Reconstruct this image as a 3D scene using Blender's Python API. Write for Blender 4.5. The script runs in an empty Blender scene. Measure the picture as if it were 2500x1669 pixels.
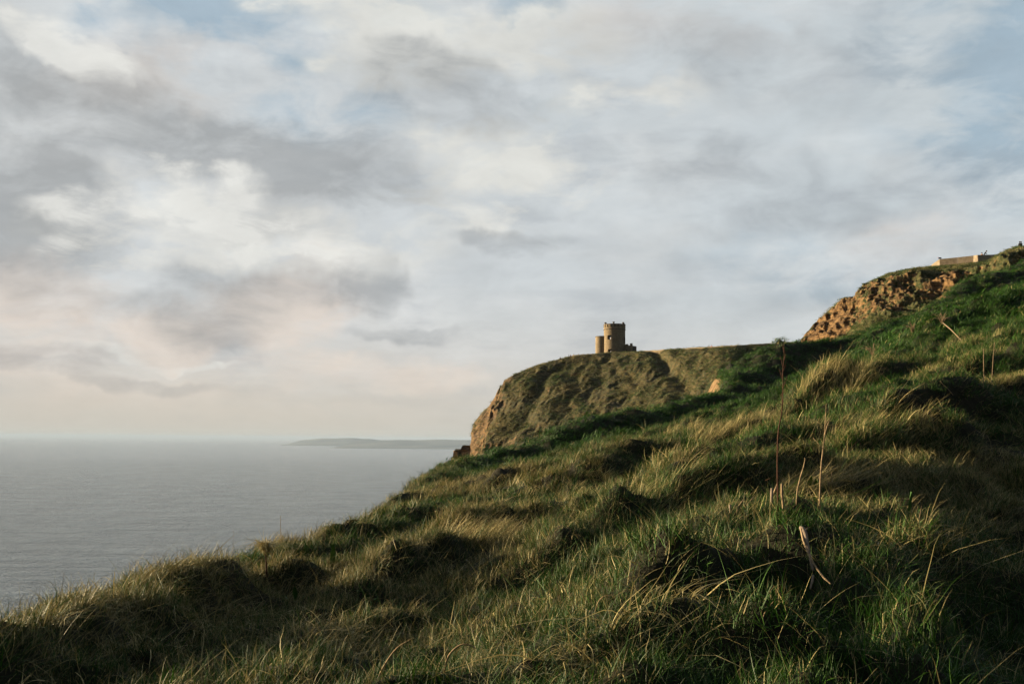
import bpy, math, random
import numpy as np
from mathutils import Vector, Matrix

random.seed(7)
rng = np.random.default_rng(7)
R = math.radians
scene = bpy.context.scene
COL = scene.collection

# ------------------------------------------------------------------ camera
LENS = 35.0
FPX = LENS / 36.0 * 2500.0
PITCH = math.atan((1072.0 - 834.5) / FPX)
ROLL = 0.0081
_up = Vector((0, -math.sin(PITCH), math.cos(PITCH)))
FWD = Vector((0, math.cos(PITCH), math.sin(PITCH)))
RIGHT = Vector((1, 0, 0)) * math.cos(ROLL) + _up * math.sin(ROLL)
UP = Vector((1, 0, 0)) * -math.sin(ROLL) + _up * math.cos(ROLL)
# the photograph's right end of the horizon sits lower: the camera leans a little
RIGHT = Vector((1, 0, 0)) * math.cos(ROLL) + _up * math.sin(ROLL)
UP = RIGHT.cross(FWD)
cam_data = bpy.data.cameras.new("camera")
cam = bpy.data.objects.new("camera", cam_data)
COL.objects.link(cam)
cam_data.lens = LENS
cam_data.sensor_width = 36.0
cam_data.clip_start = 0.1
cam_data.clip_end = 400000.0
m = Matrix((RIGHT, UP, -FWD)).transposed().to_4x4()
cam.matrix_world = m
scene.camera = cam


def ray(px, py):
    """direction (with y = 1) of the sight line surveyed at photo position px, py"""
    d = FWD + RIGHT * ((px - 1250.0) / FPX) + UP * ((834.5 - py) / FPX)
    return d / d.y


def at(px, py, y):
    """the surveyed point on that sight line at the ground distance y"""
    return ray(px, py) * y


# ------------------------------------------------------------------ light
SUN_ELEV = R(5.8)
_sx, _sy = -math.cos(R(19)), math.sin(R(19))          # towards the sun, seen from above
SUN_DIR = Vector((_sx * math.cos(SUN_ELEV), _sy * math.cos(SUN_ELEV), math.sin(SUN_ELEV)))
sun_data = bpy.data.lights.new("sun", "SUN")
sun_data.energy = 5.0
sun_data.angle = R(0.6)
sun_data.color = (1.0, 0.79, 0.50)
sun = bpy.data.objects.new("sun", sun_data)
sun.rotation_euler = SUN_DIR.to_track_quat("Z", "Y").to_euler()
COL.objects.link(sun)

scene.view_settings.view_transform = "Standard"
scene.view_settings.look = "None"
scene.view_settings.exposure = 1.7
scene.view_settings.gamma = 1.0
scene.view_settings.use_curve_mapping = False
scene.render.engine = "CYCLES"
scene.cycles.use_denoising = True
scene.cycles.use_adaptive_sampling = True
scene.cycles.adaptive_threshold = 0.02
scene.cycles.max_bounces = 6
scene.cycles.diffuse_bounces = 2
scene.cycles.transmission_bounces = 3
scene.cycles.transparent_max_bounces = 6
scene.cycles.volume_bounces = 0

world = bpy.data.worlds.new("World")
scene.world = world
world.use_nodes = True
wt = world.node_tree
for n in list(wt.nodes):
    wt.nodes.remove(n)


def lin(r, g, b):
    f = lambda c: (c / 255.0 / 12.92) if c / 255.0 <= 0.04045 else ((c / 255.0 + 0.055) / 1.055) ** 2.4
    return (f(r), f(g), f(b), 1.0)


class NT:
    """short node writing: values are sockets or constants"""

    def __init__(self, tree):
        self.t = tree

    def put(self, sock, v):
        if isinstance(v, bpy.types.NodeSocket):
            self.t.links.new(v, sock)
        elif v is not None:
            sock.default_value = v

    def math(self, op, a, b=None, c=None, clamp=False):
        n = self.t.nodes.new("ShaderNodeMath")
        n.operation = op
        n.use_clamp = clamp
        for i, v in enumerate((a, b, c)):
            self.put(n.inputs[i], v)
        return n.outputs[0]

    def vmath(self, op, a, b=None, out=0, scale=None):
        n = self.t.nodes.new("ShaderNodeVectorMath")
        n.operation = op
        self.put(n.inputs[0], a)
        if b is not None:
            self.put(n.inputs[1], b)
        if scale is not None:
            self.put(n.inputs["Scale"], scale)
        return n.outputs["Value"] if op in ("DOT_PRODUCT", "LENGTH", "DISTANCE") else n.outputs[out]

    def noise(self, vec, scale, detail=4.0, rough=0.55, color=False, lac=2.0, dist=0.0):
        n = self.t.nodes.new("ShaderNodeTexNoise")
        self.put(n.inputs["Vector"], vec)
        self.put(n.inputs["Scale"], scale)
        n.inputs["Detail"].default_value = detail
        n.inputs["Roughness"].default_value = rough
        n.inputs["Lacunarity"].default_value = lac
        n.inputs["Distortion"].default_value = dist
        return n.outputs["Color" if color else "Fac"]

    def map(self, v, a, b, c=0.0, d=1.0, smooth=True):
        n = self.t.nodes.new("ShaderNodeMapRange")
        n.interpolation_type = "SMOOTHSTEP" if smooth else "LINEAR"
        self.put(n.inputs[0], v)
        for i, x in enumerate((a, b, c, d)):
            n.inputs[i + 1].default_value = x
        return n.outputs[0]

    def mix(self, f, a, b, mode="MIX"):
        n = self.t.nodes.new("ShaderNodeMix")
        n.data_type = "RGBA"
        n.blend_type = mode
        self.put(n.inputs[0], f)
        self.put(n.inputs[6], a)
        self.put(n.inputs[7], b)
        return n.outputs[2]

    def xyz(self, v):
        n = self.t.nodes.new("ShaderNodeSeparateXYZ")
        self.put(n.inputs[0], v)
        return n.outputs

    def join(self, x, y, z):
        n = self.t.nodes.new("ShaderNodeCombineXYZ")
        for i, v in enumerate((x, y, z)):
            self.put(n.inputs[i], v)
        return n.outputs[0]

    def attr(self, name, kind="GEOMETRY", out="Fac"):
        n = self.t.nodes.new("ShaderNodeAttribute")
        n.attribute_type = kind
        n.attribute_name = name
        return n.outputs[out]


# ------------------------------------------------------------------ sky with its clouds
S = NT(wt)
tc = wt.nodes.new("ShaderNodeTexCoord")
D = S.vmath("NORMALIZE", tc.outputs["Generated"])
sky = wt.nodes.new("ShaderNodeTexSky")
sky.sky_type = "NISHITA"
sky.sun_disc = False
sky.sun_elevation = SUN_ELEV
sky.sun_rotation = math.atan2(_sx, _sy)
sky.altitude = 150
sky.air_density = 1.0
sky.dust_density = 1.5
sky.ozone_density = 1.5
dx, dy, dz = S.xyz(D)
zc = S.math("MAXIMUM", dz, 0.0)
warp = S.vmath("SUBTRACT", S.noise(D, 3.2, 5, 0.55, True), (0.5, 0.5, 0.5))
Dw = S.vmath("ADD", D, S.vmath("SCALE", warp, scale=0.10))
warp3 = S.vmath("SUBTRACT", S.noise(D, 24.0, 4, 0.6, True), (0.5, 0.5, 0.5))
Dw = S.vmath("ADD", Dw, S.vmath("SCALE", warp3, scale=0.022))
warp2 = S.vmath("SUBTRACT", S.noise(D, 9.0, 4, 0.6, True), (0.5, 0.5, 0.5))
Dw = S.vmath("ADD", Dw, S.vmath("SCALE", warp2, scale=0.06))
# the cloud deck seen in perspective: flattened towards the horizon
den = S.math("ADD", zc, 0.16)
plane = S.join(S.math("DIVIDE", dx, den), S.math("DIVIDE", dy, den), S.math("MULTIPLY", dz, 0.8))
deck = S.noise(plane, 1.15, 7, 0.56, dist=0.25)
deck2 = S.noise(plane, 3.1, 6, 0.6, dist=0.2)
squash = S.vmath("MULTIPLY", D, (1.0, 1.0, 3.2))
puff = S.noise(squash, 5.5, 7, 0.58, dist=0.35)
cell = S.noise(S.vmath("MULTIPLY", D, (1.0, 1.0, 2.0)), 13.0, 6, 0.6, dist=0.5)
puff2 = S.noise(S.vmath("MULTIPLY", D, (1.0, 1.0, 1.9)), 8.0, 7, 0.6, dist=0.4)
streak = S.noise(S.vmath("MULTIPLY", D, (1.0, 1.0, 9.0)), 4.0, 6, 0.6, dist=0.3)


def patch(cx, cy, rx, ry, w, tilt=0.0):
    """one cloud bank: centre and half sizes measured in the sky, returns its soft weight"""
    c = ray(cx * 1.0643, cy * 1.0643).normalized()
    e = (ray((cx + 10) * 1.0643, cy * 1.0643).normalized() - c).normalized()
    u = c.cross(e).normalized()
    if u.z < 0:
        u = -u
    e2 = e * math.cos(tilt) + u * math.sin(tilt)
    u2 = u * math.cos(tilt) - e * math.sin(tilt)
    a = e2 * (FPX / 1.0643 / (rx * 1.25))
    b = u2 * (FPX / 1.0643 / (ry * 1.25))
    oa, ob = c.dot(a), c.dot(b)
    p = S.math("SUBTRACT", S.vmath("DOT_PRODUCT", Dw, tuple(a)), oa)
    q = S.math("SUBTRACT", S.vmath("DOT_PRODUCT", Dw, tuple(b)), ob)
    s = S.math("MULTIPLY_ADD", q, q, S.math("MULTIPLY", p, p))
    return S.map(s, 2.1, 0.0, 0.0, w)


def bank(rows):
    tot = None
    for r in rows:
        v = patch(*r)
        tot = v if tot is None else S.math("ADD", tot, v)
    return S.math("MINIMUM", tot, 1.0)


dark = bank([(30, 530, 190, 90, 1.), (650, 375, 220, 62, .85, -.14), (400, 300, 210, 55, .5, -.3), (1040, 215, 180, 55, .66, -.15),
             (560, 515, 160, 34, .7), (20, 170, 90, 110, .5), (160, 400, 130, 60, .55), (870, 620, 50, 50, .65),
             (720, 650, 150, 40, .4), (1690, 440, 150, 80, .55), (1960, 475, 80, 40, .5), (2260, 440, 120, 60, .4),
             (1190, 540, 120, 22, .45), (1250, 560, 180, 40, .2), (200, 700, 130, 30, .45), (500, 715, 130, 60, .5), (970, 745, 120, 14, .4),
             (260, 885, 190, 14, .4), (120, 850, 130, 16, .3), (800, 900, 160, 12, .2), (1560, 100, 300, 60, .22), (290, 200, 90, 60, .25),
             (1900, 150, 250, 90, .25), (1700, 680, 300, 50, .18)])
glare = bank([(430, 430, 110, 60, .72, -.1), (330, 505, 150, 40, .62, -.1), (250, 590, 90, 34, .45), (165, 85, 110, 36, .55, -.5), (210, 150, 60, 34, .4, -.4), (295, 25, 26, 18, .6), (660, 592, 80, 10, .5), (640, 560, 200, 60, .3)])
bright = bank([(400, 540, 220, 60, .45),
               (700, 25, 110, 26, .8), (830, 90, 130, 40, .6), (880, 165, 120, 34, .7), (1060, 100, 150, 50, .5), (1130, 330, 170, 60, .7),
               (1150, 440, 190, 60, .5), (1280, 130, 130, 90, .4), (1450, 230, 120, 50, .4), (780, 560, 180, 50, .35), 
               (400, 765, 60, 34, .35), (640, 725, 60, 34, .3), (100, 690, 110, 40, .25), (330, 830, 160, 7, .5), (850, 840, 160, 30, .25)])
warm = bank([(400, 765, 80, 46, 1.), (650, 715, 100, 55, 1.), (60, 680, 140, 60, 1.), (20, 780, 160, 60, .6), (840, 840, 200, 34, .6), (1000, 850, 90, 30, .4),
             (330, 180, 140, 60, .35), (200, 950, 500, 60, .5), (760, 640, 70, 60, .4), (1600, 40, 160, 60, .2), (2100, 560, 120, 40, .3)])
blue = bank([(480, 20, 170, 50, 1.), (640, 95, 100, 60, .5), (2370, 200, 120, 170, .75), (2330, 90, 220, 120, .35), (2300, 300, 180, 90, .25), (1225, 15, 60, 22, .8), (930, 62, 60, 22, .6),
             (720, 230, 160, 70, .3), (1290, 260, 110, 80, .35), (1950, 620, 260, 70, .25), (1260, 300, 120, 40, .1)])
front = S.map(dy, 0.1, 0.45)

# blue sky behind: the physical sky, in the units of the Background below
clear = S.mix(1.0, sky.outputs["Color"], (1.0, 1.05, 1.25, 1.0), "MULTIPLY")
clear = S.vmath("SCALE", clear, scale=1.0)
K = 3.08                      # Background strength is 0.1: cloud radiances are written times ten
sunward = S.math("MULTIPLY_ADD", S.vmath("DOT_PRODUCT", D, (_sx, _sy, 0.15)), 0.5, 0.5)
elev = S.map(dz, 0.0, 0.45)
c_low = S.mix(S.map(sunward, 0.25, 0.85), lin(194, 201, 204), lin(212, 205, 194))
c_high = S.mix(S.map(sunward, 0.25, 0.8), lin(187, 199, 205), lin(203, 208, 210))
deckcol = S.mix(S.map(dz, 0.015, 0.17), c_low, c_high)
deckcol = S.mix(S.map(S.math("MULTIPLY_ADD", puff, 0.5, S.math("MULTIPLY", deck, 0.5)), 0.42, 0.66, 0.0, 0.55), deckcol, lin(227, 228, 226))
deckcol = S.mix(S.map(S.math("MULTIPLY_ADD", puff2, 0.6, S.math("MULTIPLY", streak, 0.4)), 0.50, 0.34, 0.0, 0.45), deckcol, lin(166, 172, 178))
# cloud edges: the banks are thickened and thinned by the noise
nb = S.math("MULTIPLY_ADD", S.map(puff, 0.36, 0.64, -1.0, 1.0, False), 0.5, S.math("MULTIPLY", S.map(cell, 0.36, 0.64, -1.0, 1.0, False), 0.55))


def torn(v, k=0.75, soft=0.0):
    edge = S.map(v, 0.0, 0.35)
    t = S.math("MULTIPLY_ADD", S.math("MULTIPLY", nb, edge), k, v)
    return S.math("MULTIPLY", S.map(t, soft, 0.95, 0.0, 1.0, False), front)


clearmix = S.mix(0.75, S.vmath("SCALE", clear, scale=0.1), lin(160, 186, 203))
col = S.mix(S.math("MULTIPLY", torn(blue), 0.75), deckcol, clearmix)
col = S.mix(S.math("MULTIPLY", torn(bright, 1.0), 0.9), col, lin(222, 222, 216))
col = S.mix(S.math("MULTIPLY", torn(warm, 0.5), 0.62), col, lin(229, 213, 198))
col = S.mix(S.math("MULTIPLY", torn(dark, 0.5), 0.70), col, S.mix(S.map(sunward, 0.4, 0.85), lin(158, 166, 173), lin(150, 153, 155)))
col = S.mix(S.math("MULTIPLY", torn(glare, 1.0, 0.05), 0.9), col, lin(226, 226, 221))
# small puffs and wisps over everything
fine1 = S.noise(S.vmath("ADD", S.vmath("MULTIPLY", D, (1.0, 1.0, 2.4)), S.vmath("SCALE", warp, scale=0.25)), 11.0, 6, 0.6, dist=0.3)
fine2 = S.noise(plane, 7.0, 5, 0.6, dist=0.3)
mott = S.math("MULTIPLY_ADD", fine1, 0.8, S.math("MULTIPLY", fine2, 0.2))
col = S.vmath("SCALE", col, scale=S.map(mott, 0.34, 0.66, 0.95, 1.10, False))
# towards the horizon everything melts into cream haze
col = S.mix(S.map(dz, 0.075, 0.0, 0.0, 0.85), col, S.mix(S.map(sunward, 0.2, 0.75), lin(192, 194, 190), lin(203, 197, 184)))
# overhead and away from the sun the deck opens into the darker blue of evening
openb = S.math("MULTIPLY", S.map(S.math("MULTIPLY_ADD", sunward, -0.35, dz), 0.18, 0.62), S.map(deck, 0.30, 0.62, 1.0, 0.55))
away = S.map(S.math("MULTIPLY_ADD", deck, 0.5, dy), 0.75, -0.25, 0.0, 0.9)
openb = S.math("MAXIMUM", openb, away)
col = S.mix(openb, col, S.vmath("SCALE", clear, scale=0.064))
# below the horizon: dim sea
col = S.mix(S.map(dz, 0.0, -0.03), col, lin(88, 94, 98))
bg = wt.nodes.new("ShaderNodeBackground")
wt.links.new(S.vmath("SCALE", col, scale=K), bg.inputs[0])
bg.inputs[1].default_value = 0.1
wo = wt.nodes.new("ShaderNodeOutputWorld")
wt.links.new(bg.outputs[0], wo.inputs[0])
world.cycles.sampling_method = "MANUAL"
world.cycles.sample_map_resolution = 512

# ------------------------------------------------------------------ helpers
_P = np.random.default_rng(3).permutation(256)
_P = np.concatenate([_P, _P, _P])
_G = np.random.default_rng(4).normal(size=(256, 3))
_G /= np.linalg.norm(_G, axis=1)[:, None]


def perlin(x, y, z):
    x, y, z = np.broadcast_arrays(x, y, z)
    xi, yi, zi = np.floor(x).astype(int), np.floor(y).astype(int), np.floor(z).astype(int)
    xf, yf, zf = x - xi, y - yi, z - zi
    xi &= 255; yi &= 255; zi &= 255
    u, v, w = (t * t * t * (t * (t * 6 - 15) + 10) for t in (xf, yf, zf))
    out = 0.0
    for a in (0, 1):
        for b in (0, 1):
            for c in (0, 1):
                g = _G[_P[_P[_P[xi + a] + yi + b] + zi + c]]
                d = g[..., 0] * (xf - a) + g[..., 1] * (yf - b) + g[..., 2] * (zf - c)
                out = out + d * (u if a else 1 - u) * (v if b else 1 - v) * (w if c else 1 - w)
    return out * 1.5


def fbm(x, y, z, octv=4, gain=0.5):
    s, a = 0.0, 1.0
    for i in range(octv):
        s = s + a * perlin(x * 2 ** i + 17.3 * i, y * 2 ** i - 9.1 * i, z * 2 ** i + 4.7 * i)
        a *= gain
    return s


def ridged(x, y, z, octv=4):
    s, a = 0.0, 1.0
    for i in range(octv):
        s = s + a * (1 - 2 * np.abs(perlin(x * 2 ** i + 7.7 * i, y * 2 ** i - 3.1 * i, z * 2 ** i + 1.7 * i)))
        a *= 0.5
    return s


def smooth(t):
    t = np.clip(t, 0, 1)
    return t * t * (3 - 2 * t)


def tag(o, label=None, cat=None, group=None, kind=None):
    for k, v in (("label", label), ("category", cat), ("group", group), ("kind", kind)):
        if v:
            o[k] = v
    return o


def empty(name, loc=(0, 0, 0), rz=0.0):
    o = bpy.data.objects.new(name, None)
    o.location = loc
    o.rotation_euler = (0, 0, rz)
    o.empty_display_size = 0.1
    COL.objects.link(o)
    return o


def mesh_np(name, verts, faces, mat=None, parent=None, smooth_=True, link=True, sizes=None):
    """verts (n,3); faces (m,k) or a flat index list with sizes"""
    me = bpy.data.meshes.new(name)
    verts = np.asarray(verts, dtype=np.float32)
    if sizes is None:
        faces = np.asarray(faces, dtype=np.int32)
        sizes = np.full(len(faces), faces.shape[1], dtype=np.int32)
        flat = faces.ravel()
    else:
        flat = np.asarray(faces, dtype=np.int32)
        sizes = np.asarray(sizes, dtype=np.int32)
    me.vertices.add(len(verts))
    me.vertices.foreach_set("co", verts.ravel())
    me.loops.add(len(flat))
    me.loops.foreach_set("vertex_index", flat)
    me.polygons.add(len(sizes))
    me.polygons.foreach_set("loop_start", np.concatenate([[0], np.cumsum(sizes)[:-1]]).astype(np.int32))
    me.polygons.foreach_set("use_smooth", np.full(len(sizes), bool(smooth_)))
    me.update(calc_edges=True)
    me.validate()
    if mat:
        me.materials.append(mat)
    if not link:
        return me
    o = bpy.data.objects.new(name, me)
    COL.objects.link(o)
    if parent:
        o.parent = parent
    return o


def grid_faces(nu, nv):
    i = np.arange(nu * nv).reshape(nu, nv)
    return np.stack([i[:-1, :-1], i[:-1, 1:], i[1:, 1:], i[1:, :-1]], axis=-1).reshape(-1, 4)


def vattr(me, name, values):
    a = me.attributes.new(name, "FLOAT", "POINT")
    a.data.foreach_set("value", np.asarray(values, dtype=np.float32))


class MB:
    """collects simple solids into one mesh"""

    def __init__(self):
        self.v, self.f, self.s, self.n = [], [], [], 0

    def add(self, verts, faces):
        self.v.extend([tuple(v) for v in verts])
        for f in faces:
            self.f.extend([i + self.n for i in f])
            self.s.append(len(f))
        self.n = len(self.v)

    def box(self, c, size, rz=0.0, taper=1.0, jit=0.0):
        x, y, z = (s / 2 for s in size)
        p = []
        for k, (a, b, d) in enumerate([(-1, -1, -1), (1, -1, -1), (1, 1, -1), (-1, 1, -1), (-1, -1, 1), (1, -1, 1), (1, 1, 1), (-1, 1, 1)]):
            t = taper if d > 0 else 1.0
            q = Vector((a * x * t, b * y * t, d * z)) + Vector([random.uniform(-jit, jit) for _ in range(3)])
            q.rotate(Matrix.Rotation(rz, 3, "Z"))
            p.append(q + Vector(c))
        self.add(p, [(0, 3, 2, 1), (4, 5, 6, 7), (0, 1, 5, 4), (1, 2, 6, 5), (2, 3, 7, 6), (3, 0, 4, 7)])

    def tube(self, pts, rad, n=6, cap=True):
        pts = [Vector(p) for p in pts]
        rings = []
        for i, p in enumerate(pts):
            t = (pts[min(i + 1, len(pts) - 1)] - pts[max(i - 1, 0)]).normalized()
            a = t.cross(Vector((0.31, 0.95, 0.1))).normalized()
            b = t.cross(a)
            r = rad[i] if hasattr(rad, "__len__") else rad
            rings += [p + (a * math.cos(k * 2 * math.pi / n) + b * math.sin(k * 2 * math.pi / n)) * r for k in range(n)]
        fs = [(i * n + k, i * n + (k + 1) % n, (i + 1) * n + (k + 1) % n, (i + 1) * n + k) for i in range(len(pts) - 1) for k in range(n)]
        if cap:
            fs.append(tuple(range(n))[::-1])
            fs.append(tuple((len(pts) - 1) * n + k for k in range(n)))
        self.add(rings, fs)

    def lathe(self, prof, n=24, c=(0, 0, 0)):
        vs = [(c[0] + r * math.cos(k * 2 * math.pi / n), c[1] + r * math.sin(k * 2 * math.pi / n), c[2] + z) for r, z in prof for k in range(n)]
        fs = [(i * n + k, i * n + (k + 1) % n, (i + 1) * n + (k + 1) % n, (i + 1) * n + k) for i in range(len(prof) - 1) for k in range(n)]
        fs.append(tuple(range(n))[::-1])
        fs.append(tuple((len(prof) - 1) * n + k for k in range(n)))
        self.add(vs, fs)

    def build(self, name, mat, parent=None, smooth_=False):
        return mesh_np(name, self.v, self.f, mat, parent, smooth_, sizes=self.s)


def material(name, fn, rough=0.9, spec=0.2):
    mt = bpy.data.materials.new(name)
    mt.use_nodes = True
    t = mt.node_tree
    b = t.nodes["Principled BSDF"]
    b.inputs["Roughness"].default_value = rough
    b.inputs["Specular IOR Level"].default_value = spec
    N = NT(t)
    c, bump = fn(N)
    N.put(b.inputs["Base Color"], c)
    if bump is not None:
        h, strength, dist = bump
        bn = t.nodes.new("ShaderNodeBump")
        bn.inputs["Strength"].default_value = strength
        bn.inputs["Distance"].default_value = dist
        N.put(bn.inputs["Height"], h)
        t.links.new(bn.outputs[0], b.inputs["Normal"])
    return mt


def wpos(N):
    g = N.t.nodes.new("ShaderNodeNewGeometry")
    return g


def opos(N):
    return N.t.nodes.new("ShaderNodeTexCoord").outputs["Object"]


# ------------------------------------------------------------------ materials
def m_ground(N):
    p = wpos(N).outputs["Position"]
    a = N.mix(N.map(N.noise(p, 0.9, 5), 0.35, 0.65), (0.008424, 0.01591, 0.003276, 1), (0.02808, 0.02434, 0.01123, 1))
    a = N.mix(N.map(N.noise(p, 9.0, 5), 0.4, 0.7), a, (0.01404, 0.01217, 0.006552, 1))
    clay = N.mix(N.map(N.noise(p, 1.4, 5, .65), 0.35, 0.65), (0.103, 0.05616, 0.0234, 1), (0.1966, 0.131, 0.06084, 1))
    a = N.mix(N.map(N.math("ADD", N.attr("bare"), N.map(N.noise(p, 0.9, 4), .3, .7, -.3, .3)), .4, .6), a, clay)
    h = N.noise(p, 14.0, 6, 0.7)
    return a, (h, 0.8, 0.06)


def m_headland(N):
    g = wpos(N)
    p = g.outputs["Position"]
    nz = N.xyz(g.outputs["Normal"])[2]
    big = N.noise(p, 0.07, 5, 0.6)
    mid = N.noise(p, 0.33, 6, 0.65)
    # grass streaks blown down the slope
    st = N.noise(N.vmath("MULTIPLY", p, (1.0, 0.6, 0.55)), 1.7, 6, 0.7, dist=0.6)
    green = N.mix(N.map(mid, 0.36, 0.62), (0.022, 0.024, 0.007, 1), (0.064, 0.050, 0.018, 1))
    green = N.mix(N.map(st, 0.47, 0.70), green, (0.120, 0.090, 0.038, 1))
    green = N.mix(N.map(N.noise(p, 0.45, 5, 0.7), 0.50, 0.66), green, (0.020, 0.030, 0.009, 1))
    green = N.mix(N.map(N.noise(p, 0.11, 4, 0.6), 0.50, 0.68, 0, .7), green, (0.052, 0.044, 0.017, 1))
    rock = N.mix(N.map(mid, 0.35, 0.65), (0.062, 0.036, 0.015, 1), (0.150, 0.090, 0.036, 1))
    rock = N.mix(N.map(N.noise(N.vmath("MULTIPLY", p, (.5, .5, 2.2)), 1.1, 5, 0.7), 0.50, 0.64), rock, (0.030, 0.021, 0.013, 1))
    steep = N.math("ADD", N.map(nz, 0.80, 0.42, 0.0, 0.8, False), N.map(big, 0.40, 0.62, -0.30, 0.60, False))
    rk = N.math("ADD", steep, N.attr("rocky"))
    col = N.mix(N.map(rk, 0.45, 0.95), green, rock)
    h = N.math("ADD", N.noise(p, 0.9, 7, 0.7), N.math("MULTIPLY", st, 0.5))
    return col, (h, 0.45, 0.45)


def m_knoll(N):
    g = wpos(N)
    p = g.outputs["Position"]
    mid = N.noise(p, 0.8, 6, 0.65)
    fine = N.noise(p, 2.6, 6, 0.7)
    st = N.noise(N.vmath("MULTIPLY", p, (1.0, 0.5, 0.6)), 2.0, 6, 0.7, dist=0.5)
    green = N.mix(N.map(mid, 0.4, 0.62), (0.02621, 0.03604, 0.009828, 1), (0.07862, 0.07862, 0.02948, 1))
    green = N.mix(N.map(st, 0.5, 0.7), green, (0.1638, 0.1245, 0.05569, 1))
    strata = N.noise(N.vmath("MULTIPLY", p, (0.35, 0.35, 1.6)), 0.9, 6, 0.65, dist=0.4)
    soil = N.mix(N.map(strata, 0.38, 0.62), (0.085, 0.050, 0.024, 1), (0.225, 0.135, 0.058, 1))
    soil = N.mix(N.map(fine, 0.58, 0.70), soil, (0.055, 0.032, 0.016, 1))
    rk = N.math("ADD", N.attr("rocky"), N.map(mid, 0.3, 0.7, -0.42, 0.42, False))
    col = N.mix(N.map(rk, 0.60, 0.86), green, soil)
    h = N.math("ADD", fine, N.math("MULTIPLY", st, 0.6))
    return col, (h, 0.9, 0.5)


def m_stone(base, joint=0.5, sc=1.0):
    def f(N):
        p = opos(N)
        x, y, z = N.xyz(p)
        ang = N.math("MULTIPLY", N.math("ARCTAN2", y, x), 4.2)
        w = N.t.nodes.new("ShaderNodeTexBrick")
        N.put(w.inputs["Vector"], N.join(ang, z, 0.0))
        w.inputs["Scale"].default_value = 1.9 * sc
        w.inputs["Color1"].default_value = (*[c * 1.3 for c in base], 1)
        w.inputs["Color2"].default_value = (*[c * 0.7 for c in base], 1)
        w.inputs["Mortar"].default_value = (*[c * joint for c in base], 1)
        w.inputs["Mortar Size"].default_value = 0.02
        w.inputs["Row Height"].default_value = 0.34
        w.inputs["Brick Width"].default_value = 0.75
        c = N.mix(N.map(N.noise(p, 1.3, 5), 0.35, 0.7), w.outputs["Color"], (*[c * 0.72 for c in base], 1))
        c = N.mix(N.map(N.noise(p, 0.5, 3), 0.5, 0.75, 0, 0.5), c, (base[0] * 1.2, base[1] * 1.15, base[2] * 1.1, 1))
        return c, (N.math("ADD", N.noise(p, 6.0, 4), w.outputs["Fac"]), 0.5, -0.05)
    return f


def m_plain(col, var=0.25, sc=20.0, bump=0.3, bd=0.01):
    def f(N):
        p = opos(N)
        n = N.noise(p, sc, 5, 0.6)
        c = N.mix(N.map(n, 0.3, 0.7), (*[v * (1 - var) for v in col], 1), (*[v * (1 + var) for v in col], 1))
        return c, (n, bump, bd)
    return f


M = {}
M["ground"] = material("grassy_earth", m_ground)
M["headland"] = material("rough_pasture", m_headland)
M["knoll"] = material("eroded_clay_slope", m_knoll)
M["stone"] = material("tower_stone", m_stone((0.215, 0.165, 0.10), 0.3))
M["stone_dark"] = material("dark_stone", m_stone((0.11, 0.085, 0.06), 0.4))  # the tower stone in a darker tone
M["slab"] = material("flagstone", m_plain((0.20, 0.16, 0.112), 0.22, 1.6, 0.3, 0.03))
M["sandstone"] = material("sandstone", m_plain((0.26, 0.165, 0.08), 0.3, 1.4, 0.8, 0.15))
M["dark_cloth"] = material("dark_cloth", m_plain((0.012, 0.013, 0.016), 0.3))
M["red_cloth"] = material("red_cloth", m_plain((0.32, 0.06, 0.035), 0.2))
M["yellow_cloth"] = material("ochre_cloth", m_plain((0.50, 0.30, 0.07), 0.2))
M["orange_cloth"] = material("orange_cloth", m_plain((0.50, 0.22, 0.06), 0.2))
M["grey_cloth"] = material("grey_cloth", m_plain((0.12, 0.13, 0.14), 0.2))
M["denim"] = material("dark_denim", m_plain((0.02, 0.025, 0.04), 0.3))
M["skin"] = material("skin", m_plain((0.42, 0.25, 0.17), 0.08))
M["hair"] = material("hair", m_plain((0.02, 0.014, 0.01), 0.3))
M["stem_brown"] = material("brown_stem", m_plain((0.055, 0.024, 0.013), 0.4, 60, 0.4, 0.002))
M["stem_straw"] = material("bleached_stem", m_plain((0.23, 0.165, 0.095), 0.4, 45, 0.4, 0.002))
M["stem_pale"] = material("pale_split_stem", m_plain((0.20, 0.155, 0.115), 0.3, 40, 0.4, 0.002))
M["stem_far"] = material("weathered_stem", m_plain((0.20, 0.145, 0.09), 0.35, 45, 0.4, 0.002))
M["wood"] = material("old_post", m_plain((0.14, 0.06, 0.035), 0.3, 30, 0.5, 0.004))


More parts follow.
